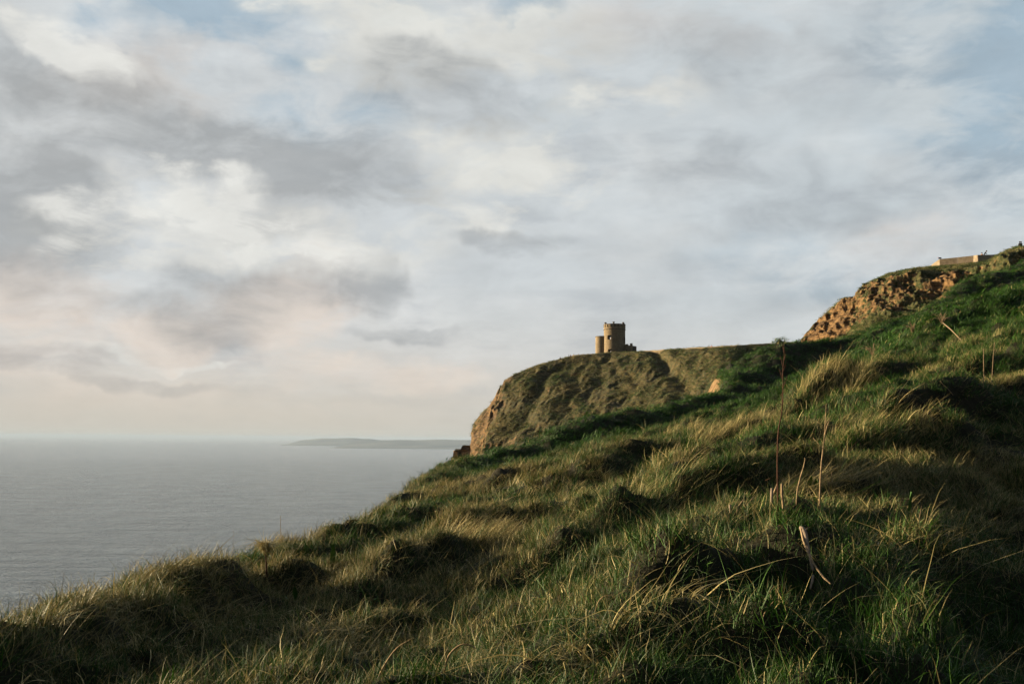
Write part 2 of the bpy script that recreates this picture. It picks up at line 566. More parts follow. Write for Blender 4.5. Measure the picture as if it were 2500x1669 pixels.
def blade_material(name, green_a, green_b, straw_a, straw_b, trans=0.35, rough=0.6):
    """leaves: each clump carries its dryness, each blade its own tint"""
    mt = bpy.data.materials.new(name)
    mt.use_nodes = True
    t = mt.node_tree
    for n in list(t.nodes):
        t.nodes.remove(n)
    N = NT(t)
    br = N.attr("blade_tint")
    al = N.attr("along")
    dry = N.attr("dry", "INSTANCER")
    tint = N.attr("tint", "INSTANCER")
    g = N.mix(br, (*green_a, 1), (*green_b, 1))
    s = N.mix(N.math("FRACT", N.math("MULTIPLY", br, 7.3)), (*straw_a, 1), (*straw_b, 1))
    # a blade is straw when its own number is under the clump's dryness
    sel = N.map(N.math("SUBTRACT", dry, N.math("FRACT", N.math("MULTIPLY", br, 13.7))), -0.06, 0.06)
    tip = N.map(al, 0.6, 1.0, 0.0, 0.25)
    g = N.mix(N.math("MULTIPLY", tip, N.map(N.math("FRACT", N.math("MULTIPLY", br, 3.9)), 0.3, 0.8)), g, (*straw_a, 1))
    c = N.mix(sel, g, s)
    c = N.mix(1.0, c, N.vmath("SCALE", (1.0, 1.0, 1.0), scale=N.map(tint, 0.0, 1.0, 0.65, 1.3, False)), "MULTIPLY")
    d = t.nodes.new("ShaderNodeBsdfPrincipled")
    d.inputs["Roughness"].default_value = rough
    d.inputs["Specular IOR Level"].default_value = 0.25
    N.put(d.inputs["Base Color"], c)
    tr = t.nodes.new("ShaderNodeBsdfTranslucent")
    N.put(tr.inputs["Color"], c)
    mx = t.nodes.new("ShaderNodeMixShader")
    mx.inputs[0].default_value = trans
    t.links.new(d.outputs[0], mx.inputs[1])
    t.links.new(tr.outputs[0], mx.inputs[2])
    o = t.nodes.new("ShaderNodeOutputMaterial")
    t.links.new(mx.outputs[0], o.inputs[0])
    return mt


M["blade"] = blade_material("grass_blade", (0.006, 0.030, 0.002), (0.036, 0.108, 0.005), (0.10, 0.085, 0.026), (0.45, 0.37, 0.165), 0.12)

# ------------------------------------------------------------------ the near hillside
# cliff edge in plan, from behind the camera to far up the hill
LIP = np.array([(-4.6, -14), (-3.9, 0), (-3.6, 5), (-3.75, 8), (-3.35, 12), (-2.45, 16), (-1.9, 22), (-2.3, 29), (-2.2, 37.5), (-0.9, 42),
                (1.9, 46), (5.1, 50), (10.0, 55), (12.4, 59), (14.2, 64.5), (15.4, 71.5), (18, 73), (21.5, 74.5), (27.2, 76), (31.8, 79), (35.8, 83), (41.0, 89), (48.9, 95), (75, 112)])
# how high the turf bank on the edge stands over the field, per edge vertex
BANKH = np.array([.2, .2, .22, .24, .24, .22, .25, .6, 1.4, 1.9, 2.2, 2.3, 2.0, 1.7, 1.7, 1.9, 1.9, 1.8, 1.4, 1.1, 1.0, .7, .4, .3])


def lip_dist(X, Y):
    """signed distance to the cliff edge (positive: seaward) and bank height there"""
    best = np.full(X.shape, 1e9)
    sgn = np.ones(X.shape)
    hh = np.zeros(X.shape)
    for i in range(len(LIP) - 1):
        a, b = LIP[i], LIP[i + 1]
        d = b - a
        L2 = d @ d
        t = np.clip(((X - a[0]) * d[0] + (Y - a[1]) * d[1]) / L2, 0, 1)
        px, py = a[0] + t * d[0], a[1] + t * d[1]
        dist = np.hypot(X - px, Y - py)
        side = d[0] * (Y - a[1]) - d[1] * (X - a[0])      # > 0: left of the edge, seaward
        mk = dist < best
        best = np.where(mk, dist, best)
        sgn = np.where(mk, np.sign(side), sgn)
        hh = np.where(mk, BANKH[i] * (1 - t) + BANKH[i + 1] * t, hh)
    return best * sgn, hh


CP = []
for px, py, y in [  # surveyed field points: sight line and distance
    (0, 1669, 5.0), (600, 1669, 4.7), (1250, 1669, 4.4), (1900, 1669, 4.3), (2500, 1669, 5.6),
    (300, 1560, 6.6), (900, 1500, 6.6), (1400, 1480, 6.2), (1900, 1430, 5.9), (2250, 1460, 6.2), (2500, 1440, 9.0),
    (900, 1400, 9.5), (1250, 1330, 9.6), (1600, 1320, 8.6), (1910, 1262, 7.6), (2250, 1230, 8.2), (2500, 1240, 12.5),
    (1200, 1240, 14.5), (1500, 1190, 14.0), (1900, 1150, 13.0), (2200, 1110, 12.5), (2500, 1090, 13.5),
    (1180, 1170, 22), (1450, 1110, 20), (1700, 1060, 20), (2000, 1000, 18), (2250, 960, 17.5), (2500, 920, 18),
    (1250, 1112, 27), (1400, 1074, 28), (1560, 1046, 28.5), (1700, 1012, 28.5), (1850, 985, 28), (1960, 950, 27), (2200, 870, 26), (2500, 790, 27),
    (1850, 955, 39), (1950, 925, 40), (2050, 890, 42), (2250, 820, 42), (2500, 720, 46),
    (2080, 850, 56), (2250, 800, 56), (2500, 680, 64)]:
    CP.append(tuple(at(px, py, y)))
for px, py, y, h in [(0, 1480, 8.0, .24), (560, 1330, 11.6, .24), (880, 1240, 16, .22), (1000, 1172, 22, .25), (1050, 1144, 29, .6), (1108, 1130, 37.5, 1.4), (1157, 1111, 40, 1.7),
                     (1200, 1094, 42, 1.9), (1350, 1044, 46, 2.2), (1420, 1018, 48, 2.25), (1500, 1006, 50, 2.3), (1690, 970, 55, 2.0), (1752, 955, 60, 1.7), (1800, 850, 71, 1.9),
                     (1985, 816, 73, 1.8), (2130, 790, 76, 1.4), (2243, 760, 79, 1.1), (2310, 728, 83, 1.0), (2390, 672, 89, .6), (2500, 640, 95, .4)]:
    p = at(px, py, y)
    CP.append((p.x, p.y, p.z - h))
CP += [(0, 0, -1.32), (-3, -4, -1.7), (4, 0, -.85), (6, -8, -.8), (10, 4, .1), (14, 12, 1.5), (20, 22, 3.6), (30, 30, 6.4), (-3.6, 5, -1.45), (45, 50, 11.5), (60, 80, 17.5), (-4, -12, -2.2), (12, -12, 0.2)]
# the hollow behind the crest of the mound
for px, py, y, dz in [(1200, 1115, 33, -.35), (1300, 1095, 36, -.7), (1450, 1062, 39, -1.0), (1600, 1035, 42, -1.2), (1730, 1005, 44, -1.0)]:
    p = at(px, py, y)
    CP.append((p.x, p.y, p.z + dz))
CP = np.array(CP)


def _tps_fit(c, lam):
    n = len(c)
    x, y = c[:, 0], c[:, 1]
    r = np.hypot(x[:, None] - x, y[:, None] - y)
    K_ = np.where(r > 0, r * r * np.log(np.maximum(r, 1e-9)), 0) + lam * np.diag(1 + 0.02 * np.hypot(x, y) ** 2)
    P_ = np.c_[np.ones(n), x, y]
    A = np.block([[K_, P_], [P_.T, np.zeros((3, 3))]])
    return np.linalg.solve(A, np.r_[c[:, 2], 0, 0, 0])


_W = _tps_fit(CP, 0.6)


def field(X, Y):
    z = _W[-3] + _W[-2] * X + _W[-1] * Y
    for i in range(len(CP)):
        r2 = (X - CP[i, 0]) ** 2 + (Y - CP[i, 1]) ** 2
        z = z + _W[i] * 0.5 * r2 * np.log(np.maximum(r2, 1e-9))
    return z


def base_ground(X, Y):
    s, h = lip_dist(X, Y)
    z = field(X, Y)
    w = 0.55 + 1.0 * np.clip(h, 0, 2.3)
    z = z + h * np.where(s < 0, np.exp(-(s / w) ** 2), 1.0)
    so = np.maximum(s + 0.1, 0)
    drop = np.where(so < 1.2, 0.7 * so * so, 1.008 + 1.7 * (so - 1.2))
    return z - drop, s


def hit0(px, py, fn=None, y0=3.2, y1=100.0):
    fn = fn or (lambda x, y: base_ground(x, y)[0])
    ys = np.exp(np.linspace(math.log(y0), math.log(y1), 1400))
    r = ray(px, py)
    g = fn(r.x * ys, ys) - r.z * ys
    k = np.argmax(g > 0) if (g > 0).any() else len(ys) - 1
    return Vector((r.x * ys[k], ys[k], float(fn(np.array([r.x * ys[k]]), np.array([ys[k]]))[0])))


# hummocks: where their lit crown stands in the survey, half length, half width, height, turn in plan (degrees from +x)
HUM_SRC = [
    (450, 1425, 1.5, .45, .24, 75), (80, 1560, 1.0, .4, .20, 75), (650, 1540, .7, .3, .12, 50), (690, 1385, .9, .35, .10, 60), (250, 1505, 1.1, .38, .20, 80),
    (1020, 1340, 1.3, .42, .26, 60), (1210, 1262, .9, .5, .26, 50), (900, 1440, .6, .3, .12, 60),
    (1560, 1250, 1.5, .55, .28, 35), (1430, 1290, .8, .4, .12, 30), (860, 1560, .8, .5, .12, 10), (560, 1640, .8, .45, .12, 10),
    (1500, 1480, .7, .4, .13, 20), (1850, 1255, .7, .4, .14, 20), (2050, 1230, .8, .4, .20, 25), (1980, 1180, 1.4, .7, .28, 20), (2120, 1420, .6, .5, .16, 50), (2200, 1540, .6, .4, .1, 60),
    (1700, 1600, .6, .35, .08, 10), (1250, 1160, 2.4, .9, .30, 15), (1000, 1230, 1.6, .7, .22, 60), (1480, 1120, 2.4, .9, .25, 25), (1750, 1120, 2.2, .8, .30, 25),
    (1590, 1060, 1.8, 1.0, .32, 30), (1720, 1010, 1.4, .8, .25, 20), (2030, 935, 1.4, 1.1, .45, 40), (1830, 1020, 2.0, .8, .3, 25), (2160, 1000, 1.9, .8, .45, 15), (2300, 1030, 1.6, .6, .40, 10),
    (2260, 1080, 1.4, .6, .35, 15), (2420, 930, 2.2, .9, .35, 20), (2350, 1000, 1.4, .7, .3, 20), (2150, 905, 2.6, .9, .4, 20), (2330, 880, 3.0, 1.0, .4, 15), (2040, 870, 4.0, 1.2, .5, 25),
    (2200, 835, 4.0, 1.3, .55, 20), (2380, 790, 4.5, 1.4, .6, 20), (2120, 825, 3.5, 1.2, .5, 30), (2300, 760, 4.0, 1.4, .6, 30), (2450, 740, 4.0, 1.4, .6, 20), (2420, 690, 5.0, 1.8, .7, 25),
    (1900, 870, 4.0, 1.4, .6, 60), (1970, 850, 3.5, 1.3, .5, 50), (1830, 905, 3.2, 1.2, .5, 50), (1880, 935, 3.4, 1.0, .4, 20)]
HUM = []
for px, py, a, b, h, t in HUM_SRC:
    p = hit0(px, py)
    HUM.append((p.x, p.y, a, b, h, R(t)))


def rough_ground(X, Y):
    """mounds, terracettes and lumps of the rough pasture"""
    dist = np.hypot(X, Y)
    z = np.zeros(X.shape)
    wx = X + 0.35 * perlin(X * .9, Y * .9, 3.0)
    wy = Y + 0.35 * perlin(X * .9, Y * .9, 8.0)
    for hx, hy, a, b, h, t in HUM:
        c, s = math.cos(t), math.sin(t)
        u = ((wx - hx) * c + (wy - hy) * s) / a
        v = (-(wx - hx) * s + (wy - hy) * c) / b
        # steeper on the lee side, away from the sun and towards the reader
        v = np.where(v < 0, v * 1.7, v * 0.75)
        z = z + (1.7 if hy < 14 else 1.5) * h * np.exp(-(u * u + v * v))
    c, s = math.cos(R(35)), math.sin(R(35))
    u, v = X * c + Y * s, -X * s + Y * c
    k1 = smooth((dist - 8) / 30)
    z = z + (0.08 + 0.30 * k1) * fbm(u * .16, v * .42, 0.0, 3)
    z = z + (0.13 + 0.14 * k1) * (ridged(u * .45, v * 1.1, 5.0, 2) - .5)
    z = z + 0.07 * fbm(X * 1.7, Y * 1.7, 1.0, 3)
    near_ = 1 - .3 * smooth((dist - 12) / 14)
    z = z + .20 * near_ * (1 - 2.2 * np.abs(perlin(wx * .85, wy * 1.0, 21.0))) + .07 * near_ * perlin(X * 1.5, Y * 1.7, 31.0)
    # tussock lumps
    z = z + 0.035 * (1 - np.abs(perlin(X * 3.3, Y * 3.3, 9.0)) * 2)
    return z


TRIM = []          # survey corrections: x, y, dz


def trim(X, Y):
    if not TRIM:
        return 0.0
    num, den = 0.0, 0.0
    for x, y, dz in TRIM:
        sg = .7 + .075 * y
        w_ = np.exp(-((X - x) ** 2 + ((Y - y) / 1.5) ** 2) / (2 * sg * sg))
        num, den = num + w_ * dz, den + w_
    return num / np.maximum(den, .35)


def ground(X, Y):
    X = np.asarray(X, float)
    Y = np.asarray(Y, float)
    z, s = base_ground(X, Y)
    z = z + trim(X, Y)
    calm = smooth((3.5 - np.abs(X)) / 2.5) * smooth((3.0 - Y) / 2.0)        # the trodden spot where the photographer stands
    rg = rough_ground(X, Y)
    return z + rg * (1 - 0.8 * calm) + np.where(s > .3, .25 * np.clip(s, 0, 3) * fbm(X * .8, Y * .8, 2.0, 3), 0)


def hit(px, py, y0=3.2):
    return hit0(px, py, ground, y0)


def grass_h(X, Y):
    return .11 + .05 * smooth((np.asarray(Y) - 10) / 25)


# the survey saw the grass tops on the finished relief: take mounds, bank and grass off the control heights and fit again
CP0 = CP.copy()
NEAR_FREE = np.hypot(CP0[:, 0], CP0[:, 1]) > 3.0
for _it in range(2):
    rg = rough_ground(CP0[:, 0], CP0[:, 1])
    CP[:, 2] = CP0[:, 2] - np.where(NEAR_FREE, rg * .85 + grass_h(CP0[:, 0], CP0[:, 1]), 0)
    _W = _tps_fit(CP, 0.25)

SKYLINE = [(0, 1482), (100, 1455), (200, 1420), (300, 1392), (400, 1362), (500, 1330), (600, 1306), (700, 1300), (800, 1282), (880, 1245), (940, 1210), (1000, 1176), (1040, 1150), (1060, 1150), (1080, 1146), (1103, 1140), (1126, 1131), (1157, 1117),
           (1200, 1092), (1244, 1073), (1300, 1058), (1340, 1044), (1418, 1012), (1460, 1004), (1500, 1002), (1600, 985), (1690, 966), (1735, 958), (1805, 852), (1840, 852), (1880, 848), (1910, 858), (1930, 838), (1985, 817), (2060, 814), (2144, 788), (2200, 768),
           (2243, 758), (2310, 730), (2380, 672), (2440, 656), (2500, 641)]
CREST = [(1180, 1128), (1250, 1110), (1330, 1085), (1400, 1070), (1500, 1052), (1560, 1042), (1640, 1022), (1700, 1006), (1800, 985)]


def _see(px, y0, y1, gh):
    yy = np.geomspace(y0, y1, 500)
    X_ = ray(px, 1000).x * yy
    Z_ = ground(X_, yy) + gh
    p_ = 834.5 - FPX * (X_ * UP.x + yy * UP.y + Z_ * UP.z) / (X_ * FWD.x + yy * FWD.y + Z_ * FWD.z)
    k = int(np.argmin(p_))
    return p_[k], X_[k], yy[k]


for _it in range(7):
    new = []
    for lst, far_ in ((SKYLINE, 125.0), (CREST, 33.0)):
        for px, t in lst:
            p_, x_, y_ = _see(px, 3.5, far_, .15)
            new.append((x_, y_, -(t - p_) / FPX * y_ * .9))
    if _it == 0:
        TRIM = new
    else:
        TRIM = TRIM + new if _it < 2 else [(a[0], a[1], a[2]) for a in TRIM] + new
    # fold: keep the sum as one list evaluated through the weights
    if _it:
        old = TRIM[:-len(new)]
        TRIM = old
        prev = [float(np.asarray(trim(np.array([x]), np.array([y])))[0]) for x, y, _ in new]
        TRIM = [(x, y, p + d) for (x, y, d), p in zip(new, prev)]

NU, NV = 620, 560
_s = np.linspace(-1, 1, NU)
ys = 4.0 + np.sinh(_s * 4.1) / math.sinh(4.1) * 130.0
ys = np.where(ys < 4, 4 + (ys - 4) * 0.16, ys)
us = np.linspace(-1, 1, NV)
w = np.maximum(9.0, .62 * ys + 9)
GX = us[None, :] * w[:, None] + (ys[:, None] * .05)
GY = np.repeat(ys[:, None], NV, 1)
GZ = ground(GX, GY)
# the seaward rim goes down to the water as one cliff
for k in range(6):
    f = (6 - k) / 6.0
    GX[:, k] -= 60 * f
    GZ[:, k] = GZ[:, 6] * (1 - f) + -185 * f
    GY[-1 - k, :] += 60 * (6 - k) / 6.0 * 0.6
    GZ[-1 - k, :] = np.where(GX[-1 - k] < 60, GZ[-7, :] * (1 - f) - 185 * f, GZ[-1 - k, :])
terrain = mesh_np("hillside", np.stack([GX, GY, GZ], -1).reshape(-1, 3), grid_faces(NU, NV)[:, ::-1], M["ground"])
_sd, _ = lip_dist(GX, GY)
vattr(terrain.data, "bare", np.where(GX > 0, smooth((_sd - .25) / .5), 0).ravel())
tag(terrain, kind="structure")

# ------------------------------------------------------------------ sea
SEA_Z = -170.0


def m_sea(N):
    p = wpos(N).outputs["Position"]
    d = N.vmath("LENGTH", p)
    a = N.noise(N.vmath("MULTIPLY", p, (0.55, 1.0, 0.0)), 0.050, 4, 0.6)
    b = N.noise(N.vmath("MULTIPLY", p, (0.5, 1.0, 0.0)), 0.016, 5, 0.6)
    c = N.noise(N.vmath("MULTIPLY", p, (0.6, 1.0, 0.0)), 0.0026, 4, 0.6)
    far = N.map(d, 1000, 6000, 0.0, 1.0)
    e = N.noise(N.vmath("MULTIPLY", p, (0.45, 1.0, 0.0)), 0.20, 3, 0.6)
    e2 = N.noise(N.vmath("MULTIPLY", p, (0.5, 1.0, 0.0)), 0.5, 2, 0.6)
    a = N.math("ADD", N.math("MULTIPLY_ADD", e, 0.75, a), N.math("MULTIPLY", e2, 0.25))
    h = N.math("ADD", N.math("MULTIPLY", a, 1.5), N.math("MULTIPLY", b, 2.2))
    h = N.math("ADD", h, N.math("MULTIPLY", c, 4.0))
    h = N.math("MULTIPLY", h, N.map(d, 1200, 9000, 1.0, 0.3, False))
    col = N.mix(N.map(b, 0.35, 0.65), (0.095, 0.135, 0.160, 1), (0.19, 0.25, 0.285, 1))
    return col, (h, 1.0, 9.0)


M["sea"] = material("sea_water", m_sea, rough=0.16, spec=0.5)
sea_m = M["sea"].node_tree.nodes["Principled BSDF"]
sea_m.inputs["IOR"].default_value = 1.33
rr = np.concatenate([[0], np.geomspace(200, 180000, 50)])
th = np.linspace(0, 2 * math.pi, 97)[:-1]
sv = np.array([(r * math.cos(t), r * math.sin(t), SEA_Z) for r in rr[1:] for t in th] + [(0, 0, SEA_Z)])
sf, ss = [], []
for i in range(len(rr) - 2):
    for k in range(96):
        sf += [i * 96 + k, (i + 1) * 96 + k, (i + 1) * 96 + (k + 1) % 96, i * 96 + (k + 1) % 96]
        ss.append(4)
for k in range(96):
    sf += [len(sv) - 1, k, (k + 1) % 96]
    ss.append(3)
sea = mesh_np("sea", sv, sf, M["sea"], sizes=ss)
tag(sea, kind="structure")

# the sea air between here and the horizon
hz = MB()
hz.box((0, 0, (SEA_Z - 1.5 + 95) / 2), (400000, 400000, 95 - SEA_Z + 1.5))
hm = bpy.data.materials.new("sea_air")
hm.use_nodes = True
for n in list(hm.node_tree.nodes):
    hm.node_tree.nodes.remove(n)
pv = hm.node_tree.nodes.new("ShaderNodeVolumePrincipled")
pv.inputs["Color"].default_value = (0.40, 0.51, 0.68, 1)
pv.inputs["Density"].default_value = 2.7e-5
pv.inputs["Anisotropy"].default_value = 0.0
ho = hm.node_tree.nodes.new("ShaderNodeOutputMaterial")
hm.node_tree.links.new(pv.outputs[0], ho.inputs["Volume"])
haze = hz.build("haze", hm)
tag(haze, kind="stuff")

# low land across the bay, 20 km away
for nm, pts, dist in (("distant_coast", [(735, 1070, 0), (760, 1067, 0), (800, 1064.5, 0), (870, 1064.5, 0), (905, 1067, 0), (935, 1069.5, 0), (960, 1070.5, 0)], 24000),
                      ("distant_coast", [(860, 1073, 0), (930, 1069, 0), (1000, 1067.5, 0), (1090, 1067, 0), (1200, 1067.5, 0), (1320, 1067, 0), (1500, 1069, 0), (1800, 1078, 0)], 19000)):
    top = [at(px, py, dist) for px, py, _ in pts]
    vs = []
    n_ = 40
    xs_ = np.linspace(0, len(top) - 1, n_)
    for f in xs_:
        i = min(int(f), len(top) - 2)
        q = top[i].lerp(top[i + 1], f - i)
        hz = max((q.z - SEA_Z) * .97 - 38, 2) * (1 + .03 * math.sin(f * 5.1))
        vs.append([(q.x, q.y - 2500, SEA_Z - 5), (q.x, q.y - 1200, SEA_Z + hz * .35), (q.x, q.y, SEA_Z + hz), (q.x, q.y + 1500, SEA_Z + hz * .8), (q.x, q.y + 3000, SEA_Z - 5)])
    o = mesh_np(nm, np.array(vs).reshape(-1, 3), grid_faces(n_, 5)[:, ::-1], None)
    M.setdefault("coast", material("hazy_coast", lambda N: (N.mix(N.map(N.noise(wpos(N).outputs["Position"], 0.001, 4), .4, .6), (.15, .19, .22, 1), (.21, .25, .27, 1)), None)))  # distance haze is painted into this pale bluish colour
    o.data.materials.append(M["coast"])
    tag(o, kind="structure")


# ------------------------------------------------------------------ headland under the tower
def interp(pts, x):
    a = np.array(pts, float)
    return np.interp(x, a[:, 0], a[:, 1])


TOP = [(1040, 1450), (1085, 1160), (1104, 1116), (1110, 1108), (1150, 1088), (1152, 1050), (1158, 1030), (1180, 1003), (1195, 992), (1212, 965), (1226, 950), (1224, 938), (1232, 930), (1262, 912),
       (1300, 897), (1350, 880), (1400, 869), (1450, 864), (1500, 860), (1545, 859), (1600, 856), (1700, 850), (1790, 844), (1900, 838), (2100, 828), (2300, 815)]
TOP = sorted(TOP)
nu, nv = 560, 300
pu = np.linspace(1040, 2300, nu)
pyt = interp(TOP, pu)
yr = interp([(1040, 410), (1110, 408), (1240, 402), (1500, 391), (1800, 340), (2300, 330)], pu)
ridge = np.array([tuple(at(a, b, c)) for a, b, c in zip(pu, pyt, yr)])
tt = np.concatenate([np.linspace(-55, -1, 24)[:-1], np.linspace(-1, 62, nv - 24 - 18), np.linspace(62, 200, 20)[1:]])
nv = len(tt)
dirx = interp([(1040, 0.05), (1150, 0.0), (1250, -.25), (1400, -.42), (1800, -.45), (2300, -.45)], pu)
diry = -np.sqrt(1 - dirx ** 2)
fslope = interp([(1040, .9), (1150, .85), (1260, .72), (1500, .60), (1800, .55)], pu)
Tm, Um = np.meshgrid(tt, np.arange(nu))
tp = np.maximum(Tm, 0)
HX = ridge[:, 0][:, None] + dirx[:, None] * Tm
HY = ridge[:, 1][:, None] + diry[:, None] * Tm
round_ = 3.0
face = np.where(tp < round_, tp * tp / (2 * round_), tp - round_ / 2)
HZ = ridge[:, 2][:, None] - fslope[:, None] * np.where(tp < 62, face, 62 - round_ / 2) - np.maximum(tp - 62, 0) * 1.15 - np.maximum(-Tm, 0) * .05
left = smooth((1330 - pu) / 150)[:, None]
act = smooth((Tm + 1) / 9)
u1 = HX * .8 - HZ * .55          # ribs lean down to the left
amp = act * (1.0 + .9 * left)
dis = amp * (1.5 * (ridged(HX * .045, HY * .03, HZ * .05, 2) - .6) + 0.8 * fbm(u1 * .18, HY * .05, HZ * .07, 4, .6) + .55 * (ridged(u1 * .34, HY * .12, HZ * .12, 3) - .8))
rib = smooth((pu[:, None] - 1180) / 60) * smooth((1260 - pu[:, None]) / 60)
# the dark gully right of the tower, and a shallower one towards the left cliff
def gully(x0, t0, x1, t1, wd, dp):
    L_ = np.array([x1 - x0, (t1 - t0)])
    gx, gt = HX - x0, Tm - t0
    f = np.clip((gx * L_[0] + gt * L_[1]) / (L_ @ L_), 0, 1)
    dd = np.hypot(gx - f * L_[0], gt - f * L_[1])
    return -dp * np.exp(-(dd / (wd * (.45 + .9 * f))) ** 2)
xa, xb = at(1592, 880, 380).x, at(1672, 958, 345).x
dis += gully(xa, 1, xb - 3, 44, 4.2, 2.7)
xa, xb = at(1335, 890, 390).x, at(1275, 1000, 350).x
dis += gully(xa, 10, xb, 40, 4.0, 3.0)
nx, ny, nz = dirx[:, None] * .55, diry[:, None] * .55, .8
HX2, HY2, HZ2 = HX + dis * nx * (1 + .5 * left), HY + dis * ny, HZ + dis * nz * (1 - .35 * left)
dn = (.16 + .5 * left) * fbm(HX * .75, HY * .6, HZ * .9, 4, .6) * act + .10 * fbm(HX * 2.2, HY * 2.2, HZ * 2.2, 2) + .12 * np.abs(fbm(HX * .8, HY * .8, 3., 2)) 
HX2 += dn * .6 * (1 + 1.6 * left)
HZ2 += dn
V = np.stack([HX2, HY2, HZ2], -1).reshape(-1, 3)
HEAD_PTS = (np.stack([HX2, HY2, HZ2], -1), Tm.copy(), np.broadcast_to(left, Tm.shape).copy())
head = mesh_np("headland", V, grid_faces(nu, nv), M["headland"])
vattr(head.data, "rocky", (left * .55 * act + .25 * left * (ridged(u1 * .3, HY * .1, HZ * .2, 3) - .6) + np.where(Tm > 58, .6, 0) - .12 - .55 * smooth((pu[:, None] - 1400) / 150)).ravel())
tag(head, kind="structure")

# ------------------------------------------------------------------ clay knoll on the right
KT = [(1925, 860), (1955, 832), (1966, 817), (1985, 797), (2004, 776), (2020, 760), (2038, 744), (2056, 730), (2064, 727), (2085, 724), (2094, 719), (2101, 706), (2111, 696), (2140, 681), (2170, 667), (2200, 660),
      (2233, 654), (2273, 650), (2300, 648), (2350, 643), (2387, 640), (2425, 633), (2444, 617), (2463, 608), (2477, 602), (2500, 600), (2540, 596), (2640, 590), (2800, 580)]
nu, nv = 520, 260
pu = np.linspace(1925, 2800, nu)
pyt = interp(KT, pu)
yr = interp([(1925, 190), (1990, 192), (2120, 189), (2300, 184), (2500, 177), (2800, 166)], pu)
ridge = np.array([tuple(at(a, b, c)) for a, b, c in zip(pu, pyt, yr)])
tt = np.concatenate([np.linspace(-30, -.5, 16)[:-1], np.linspace(-.5, 34, nv - 30), np.linspace(34, 110, 14)[1:]])
nv = len(tt)
Tm, Um = np.meshgrid(tt, np.arange(nu))
tp = np.maximum(Tm, 0)
dirx = interp([(1925, -.20), (2050, -.42), (2200, -.55), (2800, -.55)], pu)
diry = -np.sqrt(1 - dirx ** 2)
HX = ridge[:, 0][:, None] + dirx[:, None] * Tm
HY = ridge[:, 1][:, None] + diry[:, None] * Tm
# a gentle turf shoulder, a bare scarp, then turf again
sh = interp([(1925, .1), (2000, .6), (2110, 3.0), (2200, 6.0), (2400, 8.5), (2800, 9)], pu)[:, None]
HZ = ridge[:, 2][:, None] - .30 * np.minimum(tp, sh) - .95 * np.clip(tp - sh, 0, 7.5) - .55 * np.clip(tp - sh - 7.5, 0, 20) - 1.4 * np.maximum(tp - sh - 27.5, 0) - np.maximum(-Tm, 0) * .12
act = smooth((Tm + .3) / 4)
scarp = smooth((Tm - sh + 1.2) / 1.6) * smooth((sh + 11 - Tm) / 2.5)
lf = smooth((2240 - pu) / 120)[:, None]
dis = act * (.55 * fbm(HX * .22, HY * .12, HZ * .18, 4, .6) + .30 * (ridged(HX * .55, HY * .3, HZ * .35, 3) - .8)) + scarp * (.75 * (ridged(HX * .28, HY * .2, HZ * .10, 3) - .9) + .25 * fbm(HX * .9, HY * .9, HZ * .8, 3, .6) + .55 * (ridged(HX * .10, HY * .10, HZ * .55, 3) - .8))
nx, ny, nz = dirx[:, None] * .7, diry[:, None] * .7, .7
HX2, HY2, HZ2 = HX + dis * nx, HY + dis * ny, HZ + dis * nz
dn = .14 * fbm(HX * 1.4, HY * 1.4, HZ * 1.8, 4, .6) * (.3 + act)
HX2 += dn * (1 + lf)
HZ2 += dn
PUm = pu[:, None]
KNOLL_PTS = (np.stack([HX2, HY2, HZ2], -1), Tm.copy(), np.broadcast_to(scarp, Tm.shape).copy())
knoll = mesh_np("clay_knoll", np.stack([HX2, HY2, HZ2], -1).reshape(-1, 3), grid_faces(nu, nv), M["knoll"])
# bare clay: the whole nose on the left, a lens-shaped scar in the middle, small scabs further right
sc = scarp * .75 + .35 * smooth((2110 - PUm) / 60) * act - .30 * smooth((PUm - 2235) / 40)
scar = np.exp(-(((PUm - 2330) / 46) ** 2)) * np.exp(-((Tm - sh - 2.5 - (2330 - PUm) * .03) / 2.6) ** 2)
scar2 = np.exp(-(((PUm - 2452) / 34) ** 2)) * np.exp(-((Tm - 1.6) / 1.8) ** 2)
vattr(knoll.data, "rocky", np.broadcast_to(sc + .75 * scar + .55 * scar2, HX.shape).ravel())
tag(knoll, kind="structure")


def obj_np(name, mb, mat, parent=None, smooth_=False, label=None):
    o = mb.build(name, mat, parent, smooth_)
    if label:
        o["label"] = label
    return o


